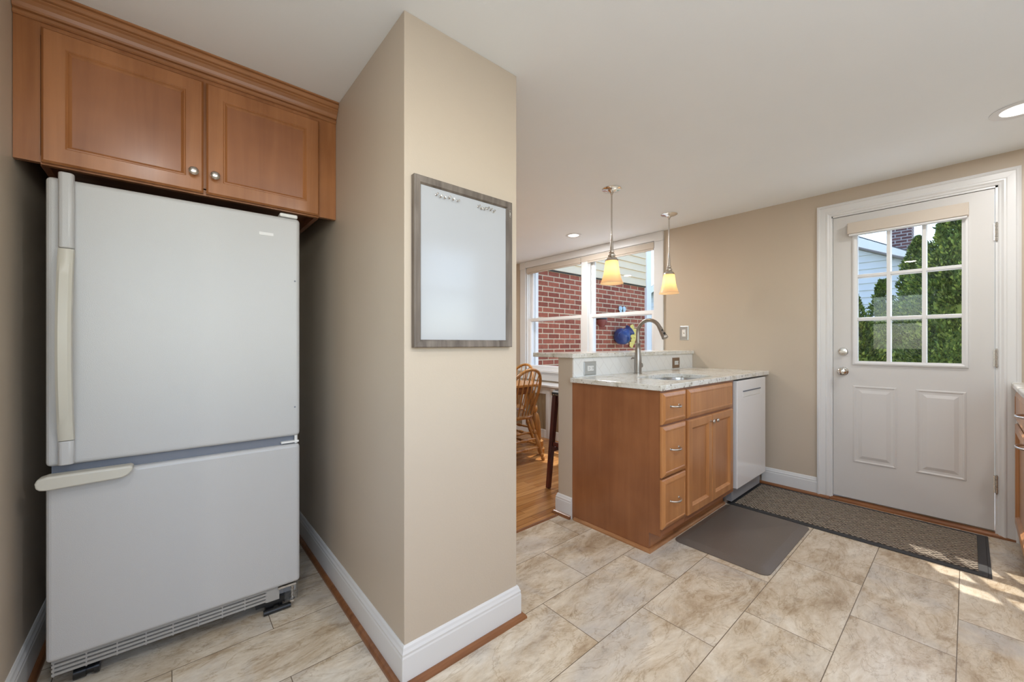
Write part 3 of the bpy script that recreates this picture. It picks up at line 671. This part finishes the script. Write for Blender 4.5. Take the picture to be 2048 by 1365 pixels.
PROF2 = [(0, 0), (0, .012), (.006, .020), (.046, .020), (.050, .016), (.058, .010), (.060, .007)]
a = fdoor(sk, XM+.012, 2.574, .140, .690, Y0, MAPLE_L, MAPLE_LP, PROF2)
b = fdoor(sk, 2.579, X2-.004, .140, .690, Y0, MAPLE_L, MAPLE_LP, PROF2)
knob(a, 2.548, .652, Y0-.019, .012); knob(b, 2.606, .652, Y0-.019, .012)
part('toe_kick', MB().box(XM, X2+.05, 1.137, 1.152, 0, .105), MAPLE_H, sk)
shp = [(0, 0), (.016, 0), (.015, .008), (.010, .015), (.003, .018), (0, .018)]
struct('trim_8', sweep([(X2+.05, 1.137), (XE, 1.137), (XE, YK-.02)], shp, 1), wood('peninsula_shoe', (.30, .13, .05), (.46, .23, .10), (6, 6, 30)))
# dishwasher
dw = thing('dishwasher', 'white front-panel dishwasher under the granite counter by the wall', 'dishwasher', (3.28, 1.3, 0))
DX0, DX1 = 2.985, 3.57
part('body', MB().box(DX0+.006, DX1-.006, Y0+.02, YK-.01, .02, .868), plain('tub_grey', (.30, .31, .33), .4), dw)
dd = part('door', MB().box(DX0, DX1, Y0-.02, Y0+.03, .118, .872), plain('dishwasher_white', (.80, .80, .80), .10, var=.004), dw, bev=.005)
hp = MB().plate(3.09, 3.45, .750, .795, [(0, 0), (.004, .002), (.007, .001)], T_.fy(Y0-.02))
part('pocket_handle', hp, WHITEPL, dd)
part('handle_slot', MB().box(3.09, 3.45, Y0-.0235, Y0-.0195, .789, .797), GREYPL, dd)
part('toe_panel', MB().box(DX0, DX1, Y0+.055, Y0+.07, .0, .118), plain('toe_panel_taupe', (.33, .27, .22), .5), dw)
# countertop with the sink opening
def rrect(cx, cy, hx, hy, r, n=12):
    pts = []
    for q, (sx_, sy_) in enumerate(((1, 1), (-1, 1), (-1, -1), (1, -1))):
        for i in range(n+1):
            a = PI/2*q + PI/2*i/n
            pts.append((cx+sx_*(hx-r)+r*math.cos(a), cy+sy_*(hy-r)+r*math.sin(a)))
    return pts
CX0, CX1, CY0, CY1 = XE-.024, XW-.001, 1.05, YK-.001
SKC = (2.56, 1.285, .285, .165, .115)
inn = rrect(*SKC)
def outer_pt(p):
    dx, dy = p[0]-SKC[0], p[1]-SKC[1]; ts = []
    if dx > 1e-9: ts.append((CX1-SKC[0])/dx)
    if dx < -1e-9: ts.append((CX0-SKC[0])/dx)
    if dy > 1e-9: ts.append((CY1-SKC[1])/dy)
    if dy < -1e-9: ts.append((CY0-SKC[1])/dy)
    t = min(ts); return [SKC[0]+dx*t, SKC[1]+dy*t]
outp = [outer_pt(p) for p in inn]
for cx_, cy_ in ((CX0, CY0), (CX1, CY0), (CX0, CY1), (CX1, CY1)):
    i = min(range(len(outp)), key=lambda k: (outp[k][0]-cx_)**2+(outp[k][1]-cy_)**2); outp[i] = [cx_, cy_]
ct = MB().rings([[(x, y, .914) for x, y in inn], [(x, y, .914) for x, y in outp], [(x, y, .884) for x, y in outp], [(x, y, .884) for x, y in inn], [(x, y, .914) for x, y in inn]], False, False)
bmesh.ops.remove_doubles(ct.bm, verts=ct.bm.verts, dist=1e-5)
solo('granite_countertop', ct, GRANITE, 'pale speckled granite countertop with the sink cut-out on the peninsula', 'countertop', (2.8, 1.35, .884), bev=.004)
si = thing('kitchen_sink', 'stainless steel undermount sink set in the granite counter', 'sink', (SKC[0], SKC[1], .70))
b_ = MB()
def off(k, z): return [(x, y, z) for x, y in rrect(SKC[0], SKC[1], SKC[2]+k, SKC[3]+k, SKC[4]+k)]
b_.rings([off(.02, .8835), off(.004, .8835), off(.002, .86), off(-.002, .72), off(-.012, .70), off(-.05, .692)], False, True)
b_.rings([off(.02, .8835), off(.02, .88), off(.008, .878), off(.006, .70), off(-.01, .688)], False, True)
part('basin', b_, STEEL, si, smooth=True)
part('drain', MB().lathe((SKC[0], SKC[1], .693), [(0, .045), (.003, .045), (.003, .036), (.001, .030), (.001, .003)], 24), CHROME, si, smooth=True)
# raised bar and backsplash
solo('bar_counter', MB().box(XE-.025, XW-.001, YK-.026, 2.02, 1.041, 1.071), GRANITE, 'raised granite bar top on the half wall behind the sink', 'countertop', (2.8, 1.85, 1.041), bev=.005, seg=3)
solo('tile_backsplash', MB().box(XE+.001, XW-.001, YK-.009, YK-.0005, .9145, 1.0405), HERR, 'white herringbone tile backsplash between the counter and the bar', 'backsplash', (2.8, YK, .915))
def outlet(name, label, cat, x, z, horiz, pm, w=.115, h=.115):
    o = thing(name, label, cat, (x, YK-.009, z))
    part('cover_plate', MB().plate(x-w/2, x+w/2, z-h/2, z+h/2, [(0, 0), (0, .003), (.006, .006)], T_.fy(YK-.009)), pm, o)
    r = part('receptacle', MB().plate(x-.032, x+.032, z-.017, z+.017, [(0, 0), (0, .003), (.002, .004)], T_.fy(YK-.0145)), WHITEPL, o)
    s = MB()
    for dx in (-.017, .017):
        s.box(x+dx-.005, x+dx+.005, YK-.0192, YK-.018, z+.005, z+.007).box(x+dx-.005, x+dx+.005, YK-.0192, YK-.018, z-.005, z-.003)
        s.box(x+dx+.008, x+dx+.011, YK-.0192, YK-.018, z-.001, z+.003)
    part('slots', s, BLACKPL, r)
    return o
outlet('electrical_outlet', 'silver-plated horizontal outlet in the tile near the end of the bar', 'outlet', 2.140, .968, True, PLATE, .132, .092)
outlet('electrical_outlet', 'bronze-plated outlet in the tile to the right of the faucet', 'outlet', 3.338, .967, True, BRONZE, .125, .09)
sp = thing('wall_plate', 'grey metal jack plate on the beige wall above the bar', 'wall plate', (XW, 1.745, 1.23))
part('cover_plate', MB().plate(1.705, 1.787, 1.166, 1.300, [(0, 0), (0, .003), (.006, .006)], FXW), PLATE, sp)
part('jack', MB().box(XW-.010, XW-.005, 1.729, 1.763, 1.20, 1.266), WHITEPL, sp, bev=.002)
part('port', MB().lathe((XW-.010, 1.746, 1.233), [(0, .006), (.003, .005)], 12, (-1, 0, 0)), NICKEL, sp)
# faucet
fx, fy_ = 2.59, 1.582
fc = thing('kitchen_faucet', 'brushed nickel gooseneck pull-down faucet at the sink', 'faucet', (fx, fy_, .914))
part('base', MB().lathe((fx, fy_, .914), [(0, .029), (.006, .029), (.008, .026), (.030, .0265), (.085, .027), (.120, .025), (.150, .0205), (.180, .0185), (.215, .0175), (.218, .0195), (.224, .0195), (.226, .015)], 28), FAUCET, fc, smooth=True)
pts = [(fx, fy_, 1.13), (fx, fy_, 1.17), (fx, fy_, 1.21)]
R = .088
for i in range(1, 14):
    a = PI*i/13*.87
    pts.append((fx, fy_-R+R*math.cos(a), 1.214+R*math.sin(a)))
part('gooseneck', MB().tube(pts, .0135, 16), FAUCET, fc, smooth=True)
e = Vector(pts[-1]); dr_ = (Vector(pts[-1])-Vector(pts[-2])).normalized()
hdm = MB().lathe(e-dr_*.004, [(0, .0140), (.01, .0150), (.03, .0160), (.075, .0205), (.088, .0225), (.091, .021), (.094, .019)], 24, dr_)
hh = part('spray_head', hdm, FAUCET, fc, smooth=True)
sd = Vector((-.55, -.83, 0)).normalized(); nrm = (sd - dr_*sd.dot(dr_)).normalized()
for k, q in enumerate((.032, .060)):
    c_ = e+dr_*q+nrm*(.0155+.002*k)
    part('button', MB().ball(c_, .006+.002*k, .006+.002*k, .008+.003*k, 10), BLACKPL, hh, smooth=True)
hl = MB().lathe((fx+.018, fy_, .975), [(0, .017), (.022, .020), (.026, .014)], 20, (1, 0, 0))
hl.tube([(fx+.034, fy_+.002, .980), (fx+.036, fy_+.02, 1.008), (fx+.034, fy_+.045, 1.025), (fx+.032, fy_+.066, 1.026), (fx+.03, fy_+.074, 1.018)], [.008, .007, .006, .005, .004], 10)
part('lever_handle', hl, FAUCET, fc, smooth=True)

# ------------------------------------------------------------------ pendants and ceiling lights
def pendant(x, y, label):
    o = thing('pendant_lamp', label, 'pendant lamp', (x, y, H), group='pendant lamps over the bar')
    part('canopy', MB().lathe((x, y, H), [(0, .068), (-.004, .068), (-.008, .062), (-.014, .042), (-.020, .020), (-.030, .012)], 32), CHROME, o, smooth=True)
    part('rod', MB().lathe((x, y, 1.90), [(0, .0055), (.300, .0055), (.304, .009), (.318, .009)], 14), NICKEL, o, smooth=True)
    part('socket_holder', MB().lathe((x, y, 1.725), [(0, .046), (.010, .045), (.022, .034), (.030, .022), (.036, .026), (.044, .026), (.050, .020), (.060, .015), (.064, .019), (.070, .019), (.074, .014), (.110, .011), (.160, .0085), (.185, .0065)], 28), NICKEL, o, smooth=True)
    prof = [(0, .083), (.006, .079), (.020, .0725), (.045, .0640), (.08, .0560), (.12, .0500), (.150, .0465), (.160, .044), (.163, .036)]
    inner = [(h, r-.003) for h, r in prof[::-1]]
    part('glass_shade', MB().lathe((x, y, 1.563), prof + inner[1:], 36, cap=(False, False)), SHADE, o, smooth=True)
    part('bulb', MB().ball((x, y, 1.675), .022, .022, .032, 12), BULB, o, smooth=True)
    lamp('pendant_bulb_light', 'POINT', (x, y, 1.655), 1.1, (1, .84, .62), shadow_soft_size=.03)
pendant(2.389, 1.668, 'brushed nickel pendant with bell glass shade, nearer one, in front of the dining window')
pendant(3.229, 1.674, 'brushed nickel pendant with bell glass shade, farther one, against the beige wall')
def can(x, y, label, e, r=.085):
    o = thing('recessed_light', label, 'ceiling light', (x, y, H), group='recessed ceiling lights')
    part('trim_ring', MB().lathe((x, y, H-.001), [(0, r*.66), (-.003, r*.68), (-.006, r*.9), (-.003, r), (0, r)], 40, cap=(False, False)), TRIM, o, smooth=True)
    part('lens', MB().lathe((x, y, H-.0015), [(0, r*.67), (-.001, r*.66)], 36), GLOW, o, label='glowing white lens')
    lamp('recessed_light_beam', 'AREA', (x, y, H-.012), e, (1, .98, .96), (0, 0, -1), shape='DISK', size=r*1.3)
can(3.118, 2.638, 'round recessed light in the ceiling near the dining window', 14, .080)
can(3.03, -.165, 'round recessed light in the ceiling near the entry door', 7, .098)
can(.90, -.38, 'round recessed light added behind the view over the middle of the kitchen', 17)  # from here on, unseen fixtures added to fill the interior with light
can(-.1, .5, 'round recessed light added behind the view near the refrigerator', 5)
can(-1.3, .1, 'round recessed light added behind the view at the rear of the kitchen', 8)
can(1.9, 3.6, 'round recessed light added over the dining table, hidden by the pier', 16, .08)

# ------------------------------------------------------------------ mats
def pad(x0, x1, y0, y1, z1, bevw, r=.03):
    def ring(k, z, rr): return [(x, y, z) for x, y in rrect((x0+x1)/2, (y0+y1)/2, (x1-x0)/2-k, (y1-y0)/2-k, rr, 6)]
    return MB().rings([ring(0, .001, r), ring(0, .004, r), ring(bevw*.85, z1-.002, max(.004, r-bevw*.4)), ring(bevw, z1, max(.003, r-bevw*.5))])
solo('anti_fatigue_mat', pad(2.19, 2.978, .632, 1.112, .019, .045, .04), MATDK, 'smooth dark grey cushioned mat on the tile in front of the sink', 'mat', (2.58, .87, 0), smooth=True)
rm = thing('runner_mat', 'long brown textured mat with black rubber border at the entry door', 'mat', (3.3, .53, 0))
part('rubber_border', pad(2.984, 3.618, -.078, 1.120, .006, .012, .006), RUBBER, rm)
part('textured_pile', MB().box(3.025, 3.577, -.035, 1.080, .004, .010), WEAVE, rm, bev=.003)

# ------------------------------------------------------------------ right counter run
rc = thing('base_cabinet', 'maple base cabinet at the right edge beside the entry door', 'cabinet', (3.2, -.5, 0))
RY = -.192
TB = T_.by(RY)
part('carcass', MB().box(2.72, XW-.002, YS+.002, RY, .105, .884).box(2.72, XW-.002, YS+.002, RY-.06, 0, .105), MAPLE, rc)
x0, x1 = 2.76, 3.565
dr2 = part('drawer', MB().plate(x0, x1, .702, .870, SPROF, TB), MAPLE_L, rc)
do2 = part('door', MB().plate(x0, x1, .130, .690, PROF2, TB), MAPLE_L, rc)
for par, z in ((dr2, .805), (do2, .666)):
    pts = [(2.84+.14*i/10, RY+.022+.028*math.sin(PI*i/10)**.6, z) for i in range(11)]
    part('handle', MB().tube(pts, .0048, 10), NICKEL, par, smooth=True)
solo('granite_countertop', MB().box(2.70, XW-.001, YS+.001, -.163, .8845, .914), GRANITE, 'granite countertop over the cabinet at the right edge', 'countertop', (3.2, -.5, .884), bev=.008, seg=4)

# ------------------------------------------------------------------ dining furniture
LEGP = [(0, .013), (.03, .016), (.06, .020), (.09, .014), (.11, .019), (.14, .019), (.16, .013), (.20, .016), (.38, .022), (.55, .018), (.60, .012), (.63, .020), (.67, .020), (.70, .012), (.74, .018), (.88, .020), (1, .013)]
def windsor(label, loc, rot):
    o = thing('windsor_chair', label, 'chair', loc, rot, 'oak windsor chairs at the dining table')
    s = MB(); rs = []
    def seat(k, z):
        out = []
        for i in range(32):
            a = 2*PI*i/32; c, s_ = math.cos(a), math.sin(a)
            rx = .215-.02*(s_ < 0)*abs(s_) ; ry = .205
            out.append(((rx-k)*math.copysign(abs(c)**.75, c), (ry-k)*math.copysign(abs(s_)**.8, s_), z))
        return out
    s.rings([seat(.03, .405), seat(.006, .415), seat(0, .428), seat(.006, .440), seat(.035, .440), seat(.09, .430)])
    part('seat', s, OAK, o, smooth=True, local=True)
    legs = {}
    for sx_ in (-1, 1):
        for sy_ in (-1, 1):
            top = Vector((sx_*.135, sy_*.13, .41)); bot = Vector((sx_*.20, sy_*(.19 if sy_ > 0 else .235)-.02*(sy_ < 0), 0))
            legs[sx_, sy_] = (top, bot)
            part('leg', MB().turned(bot, top, LEGP, 12), OAK, o, smooth=True, local=True)
    def at(k, t): a, b = legs[k]; return b.lerp(a, t)
    stp = [(0, .008), (.12, .010), (.3, .013), (.36, .009), (.42, .015), (.5, .018), (.58, .015), (.64, .009), (.7, .013), (.88, .010), (1, .008)]
    for sx_ in (-1, 1): part('stretcher', MB().turned(at((sx_, -1), .36), at((sx_, 1), .36), stp, 10), OAK, o, smooth=True, local=True)
    part('stretcher', MB().turned(at((-1, -1), .36).lerp(at((-1, 1), .36), .5), at((1, -1), .36).lerp(at((1, 1), .36), .5), stp, 10), OAK, o, smooth=True, local=True)
    for t in (.50, .30): part('stretcher', MB().turned(at((-1, -1), t), at((1, -1), t), stp, 10), OAK, o, smooth=True, local=True)
    def bow(a):   # a in 0..pi
        x = .172*math.cos(a) + .085*math.cos(a)*math.sin(a)**.7 ; z = .435+.455*math.sin(a)**.72
        y = -.165-.030*math.sin(a)-.27*(z-.435)*.85 + .05*abs(math.cos(a))**2
        return Vector((x, y, z))
    pts = [bow(PI*i/36) for i in range(37)]
    part('bow', MB().tube(pts, .0145, 10), OAK, o, smooth=True, local=True)
    for k in range(7):
        u = (k-3)/3
        x0 = u*.135; x1 = u*.185
        best = min((bow(PI*i/200) for i in range(201)), key=lambda q: abs(q.x-x1)+(0 if q.z > .6 else 1))
        p0 = Vector((x0, -.165+.02*abs(u), .43))
        part('spindle', MB().turned(p0, best, [(0, .006), (.2, .0065), (.35, .010), (.5, .0085), (.62, .006), (1, .005)], 8), OAK, o, smooth=True, local=True)
    return o
ch = windsor('golden oak windsor chair with its bow back towards the kitchen', (2.545, 2.955, 0), 0)
dup(ch, (2.83, 3.36, 0), PI/2, 'golden oak windsor chair behind, with its back to the window wall')
tb = thing('dining_table', 'oak dining table with turned legs in the dining room', 'table', (2.25, 3.45, 0))
TX0, TX1, TY0, TY1 = 1.55, 2.90, 2.79, 4.05
part('tabletop', MB().prism(rrect((TX0+TX1)/2, (TY0+TY1)/2, (TX1-TX0)/2, (TY1-TY0)/2, .18, 8), 'z', .712, .736), OAK_T, tb, bev=.006)
part('apron', MB().prism(rrect((TX0+TX1)/2, (TY0+TY1)/2, (TX1-TX0)/2-.07, (TY1-TY0)/2-.07, .12, 8), 'z', .635, .712), wood('apron_oak', (.20, .07, .02), (.34, .13, .04), (4, 4, 30)), tb)
TL = [(0, .026), (.04, .034), (.08, .040), (.11, .026), (.14, .036), (.20, .040), (.23, .024), (.30, .030), (.50, .044), (.62, .040), (.66, .026), (.70, .042), (.75, .042), (.78, .026), (.80, .042), (1, .042)]
for x, y, e1, e2 in ((TX0+.13, TY0+.13, -.1, -.06), (TX1-.12, TY0+.13, .10, -.06), (TX0+.13, TY1-.13, -.1, .06), (TX1-.13, TY1-.13, .1, .06)):
    part('leg', MB().turned((x+e1, y+e2, .006), (x, y, .65), TL, 16), OAK, tb, smooth=True)
bs = thing('bar_stool', 'dark cherry bar stool with black nail-studded seat tucked under the bar', 'stool', (2.48, 1.99, 0))
bx0, bx1, by0, by1 = 2.295, 2.61, 1.845, 2.125
part('seat_cushion', MB().plate(bx0-.025, bx1+.025, by0-.02, by1+.025, [(0, 0), (0, .025), (.02, .045), (.05, .050)], T_.z(.725)), SEATB, bs, bev=.006)
part('seat_rail', MB().box(bx0-.01, bx1+.01, by0-.01, by1+.01, .665, .725), CHERRY, bs)
nl = MB()
for i in range(18):
    y = by0-.015+(by1-by0+.03)*i/17; nl.ball((bx0-.026, y, .735), .0055, n=6)
    x = bx0-.02+(bx1-bx0+.04)*i/17; nl.ball((x, by1+.026, .735), .0055, n=6)
part('nailheads', nl, CHROME, bs)
for x, y, ex, ey in ((bx0, by0, -.03, 0), (bx0, by1, -.05, .03), (bx1, by0, .03, 0), (bx1, by1, .03, .03)):
    w_ = .020; t_ = [(x-w_, y-w_), (x+w_, y-w_), (x+w_, y+w_), (x-w_, y+w_)]; w2 = .016
    b2 = [(x+ex-w2, y+ey-w2), (x+ex+w2, y+ey-w2), (x+ex+w2, y+ey+w2), (x+ex-w2, y+ey+w2)]
    part('leg', MB().rings([[(a, b, .003) for a, b in b2], [(a, b, .725) for a, b in t_]]), CHERRY, bs, bev=.003)
    part('foot_glide', MB().lathe((x+ex, y+ey, 0), [(0, .008), (.004, .009)], 12), BLACKPL, bs)
for z, seg_ in ((.30, ((bx0-.03, by0, bx1+.03, by0), (bx0-.03, by1+.018, bx1+.02, by1+.018))), (.35, ((bx0-.028, by0, bx0-.028, by1+.015), (bx1+.02, by0, bx1+.02, by1+.015)))):
    for xa, ya, xb, yb in seg_:
        part('stretcher', MB().box(min(xa, xb)-.009, max(xa, xb)+.009, min(ya, yb)-.009, max(ya, yb)+.009, z-.016, z+.016), CHERRY, bs, bev=.002)
rd = thing('radiator_cover', 'white wooden radiator cover with tan grille panels under the dining window', 'radiator cover', (3.52, 3.2, 0))
RX = 3.40
part('cover_top', MB().box(RX-.02, XW-.024, 2.30, 4.12, .615, .640), TRIM, rd, bev=.004)
rf = MB().box(RX, RX+.018, 2.32, 4.10, .53, .615).box(RX, RX+.018, 2.32, 4.10, .0, .10)
for y in (2.32, 2.80, 3.19, 3.67, 4.04): rf.box(RX, RX+.018, y, y+.06 if y != 3.19 else y+.12, .10, .53)
part('front_frame', rf, TRIM, rd, bev=.002)
for ya in (2.32, 4.085): part('side_panel', MB().box(RX+.018, XW-.024, ya, ya+.015, 0, .615), TRIM, rd)
for y0, y1 in ((2.38, 2.80), (2.86, 3.19), (3.31, 3.67), (3.73, 4.04)):
    g = MB().box(RX+.010, RX+.014, y0, y1, .10, .53)
    for i in range(int((y1-y0)/.03)): g.box(RX+.007, RX+.010, y0+.015+i*.03, y0+.02+i*.03, .10, .53)
    part('grille', g, GRILLE_T, rd, label='tan grille panel')

# ------------------------------------------------------------------ outside
EY0 = 3.94
ground = MB().box(XW+WT, 40, -16, 22, -.5, -.35)
struct('ground', ground, GRASS)
struct('floor_bounce_patio', MB().box(XW+WT, 6.6, -7, EY0, -.35, -.30), plain('bounce_concrete', (.66, .64, .60), .8, bump=.4, bscale=60, var=.05))  # unseen slab added to bounce sun up onto the ceiling
EY = 3.95
bw = thing('house_wing', 'red brick wing of the house seen through the dining window, cream siding above', 'building', (5.3, EY, -.35))
part('brick_wall', MB().box(XW+WT+.03, 6.70, EY, EY+.15, -.35, 2.195), BRICK, bw)
sd_ = MB()
for k in range(14):
    z = 2.20+k*.128
    sd_.prism([(EY+.02, z), (EY-.030, z), (EY-.032, z+.004), (EY-.014, z+.128), (EY+.02, z+.128)], 'x', XW+WT+.03, 6.70)
part('siding', sd_, SIDING, bw)
part('siding_starter', MB().box(XW+WT+.03, 6.70, EY-.022, EY, 2.180, 2.2), DARK, bw)
part('corner_board', MB().box(6.70, 6.86, EY-.045, EY+.15, -.35, 3.99), STORMW, bw, bev=.005)
part('corner_channel', MB().box(XW+WT+.001, XW+WT+.055, EY-.06, EY+.1, -.35, 3.9), STORMW, bw)
# ornaments on the brick
vz = MB(); vc = Vector((5.80, EY-.13, 1.27)); ax = Vector((.62, -.42, .60)).normalized()
vz.lathe(vc-ax*.16, [(0, .05), (.03, .09), (.08, .135), (.14, .150), (.19, .135), (.235, .095), (.26, .080), (.285, .082), (.31, .100), (.316, .102), (.314, .088), (.285, .066), (.25, .066)], 28, ax, cap=(True, True))
ja = thing('wall_vase', 'blue glazed jug hung tilted on the brick wall outside', 'vase', (5.80, EY, 1.27))
part('jug', vz, GLAZE, ja, smooth=True)
part('handle', MB().tube([vc+ax*.10+Vector((-.085, -.02, .02)), vc+ax*.13+Vector((-.13, -.02, .02)), vc+Vector((-.17, -.02, .03)), vc-ax*.03+Vector((-.145, -.02, .0))], .012, 8), GLAZE, ja, smooth=True)
part('hook', MB().box(5.76, 5.80, EY-.04, EY, 1.29, 1.31), BLACKPL, ja)
yl = thing('flower_plaque', 'yellow ceramic leaf cluster hung on the outside brick wall', 'wall ornament', (6.28, EY, 1.25))
for i, (dx, dz) in enumerate(((-.03, .16), (.05, .09), (-.02, .02), (.09, -.01), (.0, -.08), (-.05, -.14))):
    m = MB()
    for q in range(5):
        a = q*2*PI/5+i; m.ball((6.27+dx+.035*math.cos(a), EY-.025, 1.26+dz+.035*math.sin(a)), .035, .014, .030, 8)
    part('flower', m, YEL, yl, smooth=True)
part('stem', MB().tube([(6.24, EY-.01, 1.10), (6.27, EY-.012, 1.25), (6.25, EY-.01, 1.44)], .008, 8), plain('stem_green', (.10, .13, .03), .5), yl, smooth=True)
dp = thing('lantern', 'small dark red pot lantern mounted on the outside brick wall', 'wall ornament', (5.26, EY, 1.5))
part('pot', MB().lathe((5.26, EY-.09, 1.40), [(0, .03), (.03, .06), (.09, .085), (.12, .080), (.125, .06)], 20), REDC, dp, smooth=True)
part('cap', MB().lathe((5.26, EY-.09, 1.525), [(0, .088), (.015, .085), (.05, .04), (.07, .01)], 20), BLACKPL, dp, smooth=True)
part('bracket', MB().box(5.25, 5.27, EY-.06, EY, 1.47, 1.49), BLACKPL, dp)
bf = thing('butterfly_ornament', 'pale blue ceramic butterfly on the outside brick wall above the jug', 'wall ornament', (5.93, EY, 1.70))
for s_ in (-1, 1):
    m = MB()
    m.ball((5.93+s_*.055, EY-.03, 1.735), .055, .010, .050, 12); m.ball((5.93+s_*.042, EY-.03, 1.665), .042, .010, .040, 12)
    part('wing', m, TEAL, bf, smooth=True)
part('body', MB().ball((5.93, EY-.03, 1.70), .014, .014, .06, 10), BLACKPL, bf, smooth=True)
# neighbour's house
nh = thing('neighbor_house', 'white clapboard house with a gable roof beyond the shrubs', 'building', (19, 2, -.35))
HX = 15.0; RZY, RZ, SL = 4.6, 5.55, .585
def rz(y): return RZ-SL*abs(y-RZY)
m = MB()
for k in range(30):
    z = -.35+k*.2
    if z+.2 > RZ-.1: break
    zt = z+.2
    y0 = max(-1.5, RZY-(RZ-zt)/SL); y1 = min(10, RZY+(RZ-zt)/SL)
    if y1 > y0: m.prism([(HX, z), (HX-.035, z), (HX-.005, zt), (HX, zt)], 'y', y0, y1)
m.rings([[(x, -1.5, -.35), (x, 10, -.35), (x, 10, rz(10)-.02), (x, RZY, RZ-.02), (x, -1.5, rz(-1.5)-.02)] for x in (HX+.001, HX+8)])
part('wall', m, SIDINGW, nh)
part('roof', MB().rings([[(x, -2, rz(-2)), (x, RZY, RZ), (x, 11, rz(11)), (x, 11, rz(11)+.14), (x, RZY, RZ+.14), (x, -2, rz(-2)+.14)] for x in (HX-.25, HX+8.4)]), ROOF, nh)
part('fascia', MB().rings([[(x, -2, rz(-2)-.16), (x, RZY, RZ-.16), (x, 11, rz(11)-.16), (x, 11, rz(11)+.10), (x, RZY, RZ+.10), (x, -2, rz(-2)+.10)] for x in (HX-.29, HX-.25)]), STORMW, nh)
part('chimney', MB().box(16.5, 17.3, 1.08, 1.62, 2.5, 4.75).box(16.45, 17.35, 1.03, 1.67, 4.75, 4.9), BRICK2, nh)
cab_ = MB().tube([(12, 4.5, 4.9), (12, 3.0, 4.0), (12, 1.9, 3.45), (12, 1.0, 3.02), (12, 0, 2.6), (12, -2, 2.0)], .035, 8)
solo('utility_cable', cab_, plain('cable_grey', (.16, .14, .13), .7), 'dark overhead cable sagging in front of the neighbouring house', 'cable', (12, 2, 3.4), smooth=True)
# evergreens
def shrub(label, x, y, top, rad, n, seed):
    r = random.Random(seed)
    o = thing('arborvitae', label, 'evergreen shrub', (x, y, -.35), group='evergreens outside the entry door')
    part('trunk', MB().tube([(x, y, -.35), (x, y, top-.25)], [.05, .012], 8), BARK, o, smooth=True)
    m = MB(); hgt = top+.35
    core = []
    for k in range(12):
        t = k/11; rr = rad*.66*(1-t**1.8)*(.9+.1*math.sin(k*2.3))+.004
        core.append([(x+rr*math.cos(2*PI*i/14), y+rr*math.sin(2*PI*i/14), -.33+t*(hgt-.15)) for i in range(14)])
    m.rings(core)
    for k in range(n):
        t = r.random()**1.15; a = r.random()*2*PI
        lump = .80+.26*math.sin(a*4+t*17+seed)+.14*math.sin(a*9-t*31)
        rr = rad*(1-t**2.0)**.8*lump*(.70+.32*r.random())+.02
        c = Vector((x+rr*math.cos(a), y+rr*math.sin(a), -.33+t*hgt))
        outv = Vector((math.cos(a), math.sin(a), .9+r.random()*.9)).normalized()
        outv = (outv+Vector((r.uniform(-.5, .5), r.uniform(-.5, .5), r.uniform(-.3, .3)))).normalized()
        sd2 = outv.cross(Vector((r.uniform(-1, 1), r.uniform(-1, 1), r.uniform(-1, 1)))).normalized()
        Lf = r.uniform(.035, .075); wf = Lf*r.uniform(.18, .3)
        m.face([c-sd2*wf*.4, c+outv*Lf*.45-sd2*wf, c+outv*Lf, c+outv*Lf*.45+sd2*wf])
        if k % 2 == 0:
            o2 = (outv+sd2*.7).normalized(); s3 = o2.cross(outv).normalized()
            m.face([c, c+o2*Lf*.5-s3*wf*.7, c+o2*Lf*.85, c+o2*Lf*.5+s3*wf*.7])
    part('foliage', m, LEAF, o)
shrub('tallest evergreen at the right of the door glass', 8.2, .02, 3.35, .70, 38000, 3)
shrub('pointed evergreen in the middle of the door glass, left of the tallest', 9.8, .55, 2.95, .50, 16000, 5)
shrub('small slim evergreen left of the middle in front of the white siding', 11.0, 1.14, 2.40, .40, 9000, 8)
shrub('low evergreen at the far left of the door glass', 12.3, 1.76, 2.28, .38, 8000, 12)
shrub('low bushy evergreen in the bottom left panes of the door', 6.9, .90, 1.42, .40, 12000, 21)
# bare tree
bt = thing('bare_tree', 'bare-branched tree against the sky at the top of the door glass', 'tree', (12.6, -1.6, -.35))
r = random.Random(4)
tm = MB().tube([(12.6, -1.6, -.35), (12.6, -1.55, 2.5), (12.6, -1.6, 5), (12.6, -1.5, 7)], [.2, .16, .11, .05], 10)
def branch(p, d, L, rad, dep):
    pts = [p]; q = p.copy(); dd = d.copy()
    for i in range(4):
        dd = (dd+Vector((r.uniform(-.2, .2), r.uniform(-.25, .25), r.uniform(-.12, .2)))).normalized(); q = q+dd*L/4; pts.append(q.copy())
    tm.tube(pts, [rad*(1-.18*i) for i in range(5)], 6)
    if dep:
        for i in range(4):
            s0 = pts[r.randint(1, 4)]; branch(s0, (dd+Vector((r.uniform(-.6, .6), r.uniform(-.9, .9), r.uniform(-.5, .7)))).normalized(), L*.62, rad*.5, dep-1)
for k in range(11):
    z = 2.4+k*.4; branch(Vector((12.6, -1.57, z)), Vector((r.uniform(-.3, .3), r.uniform(.5, 1) if k % 3 else -.8, r.uniform(.0, .5))).normalized(), 1.9, .05, 3)
part('branches', tm, BARK, bt, smooth=True)
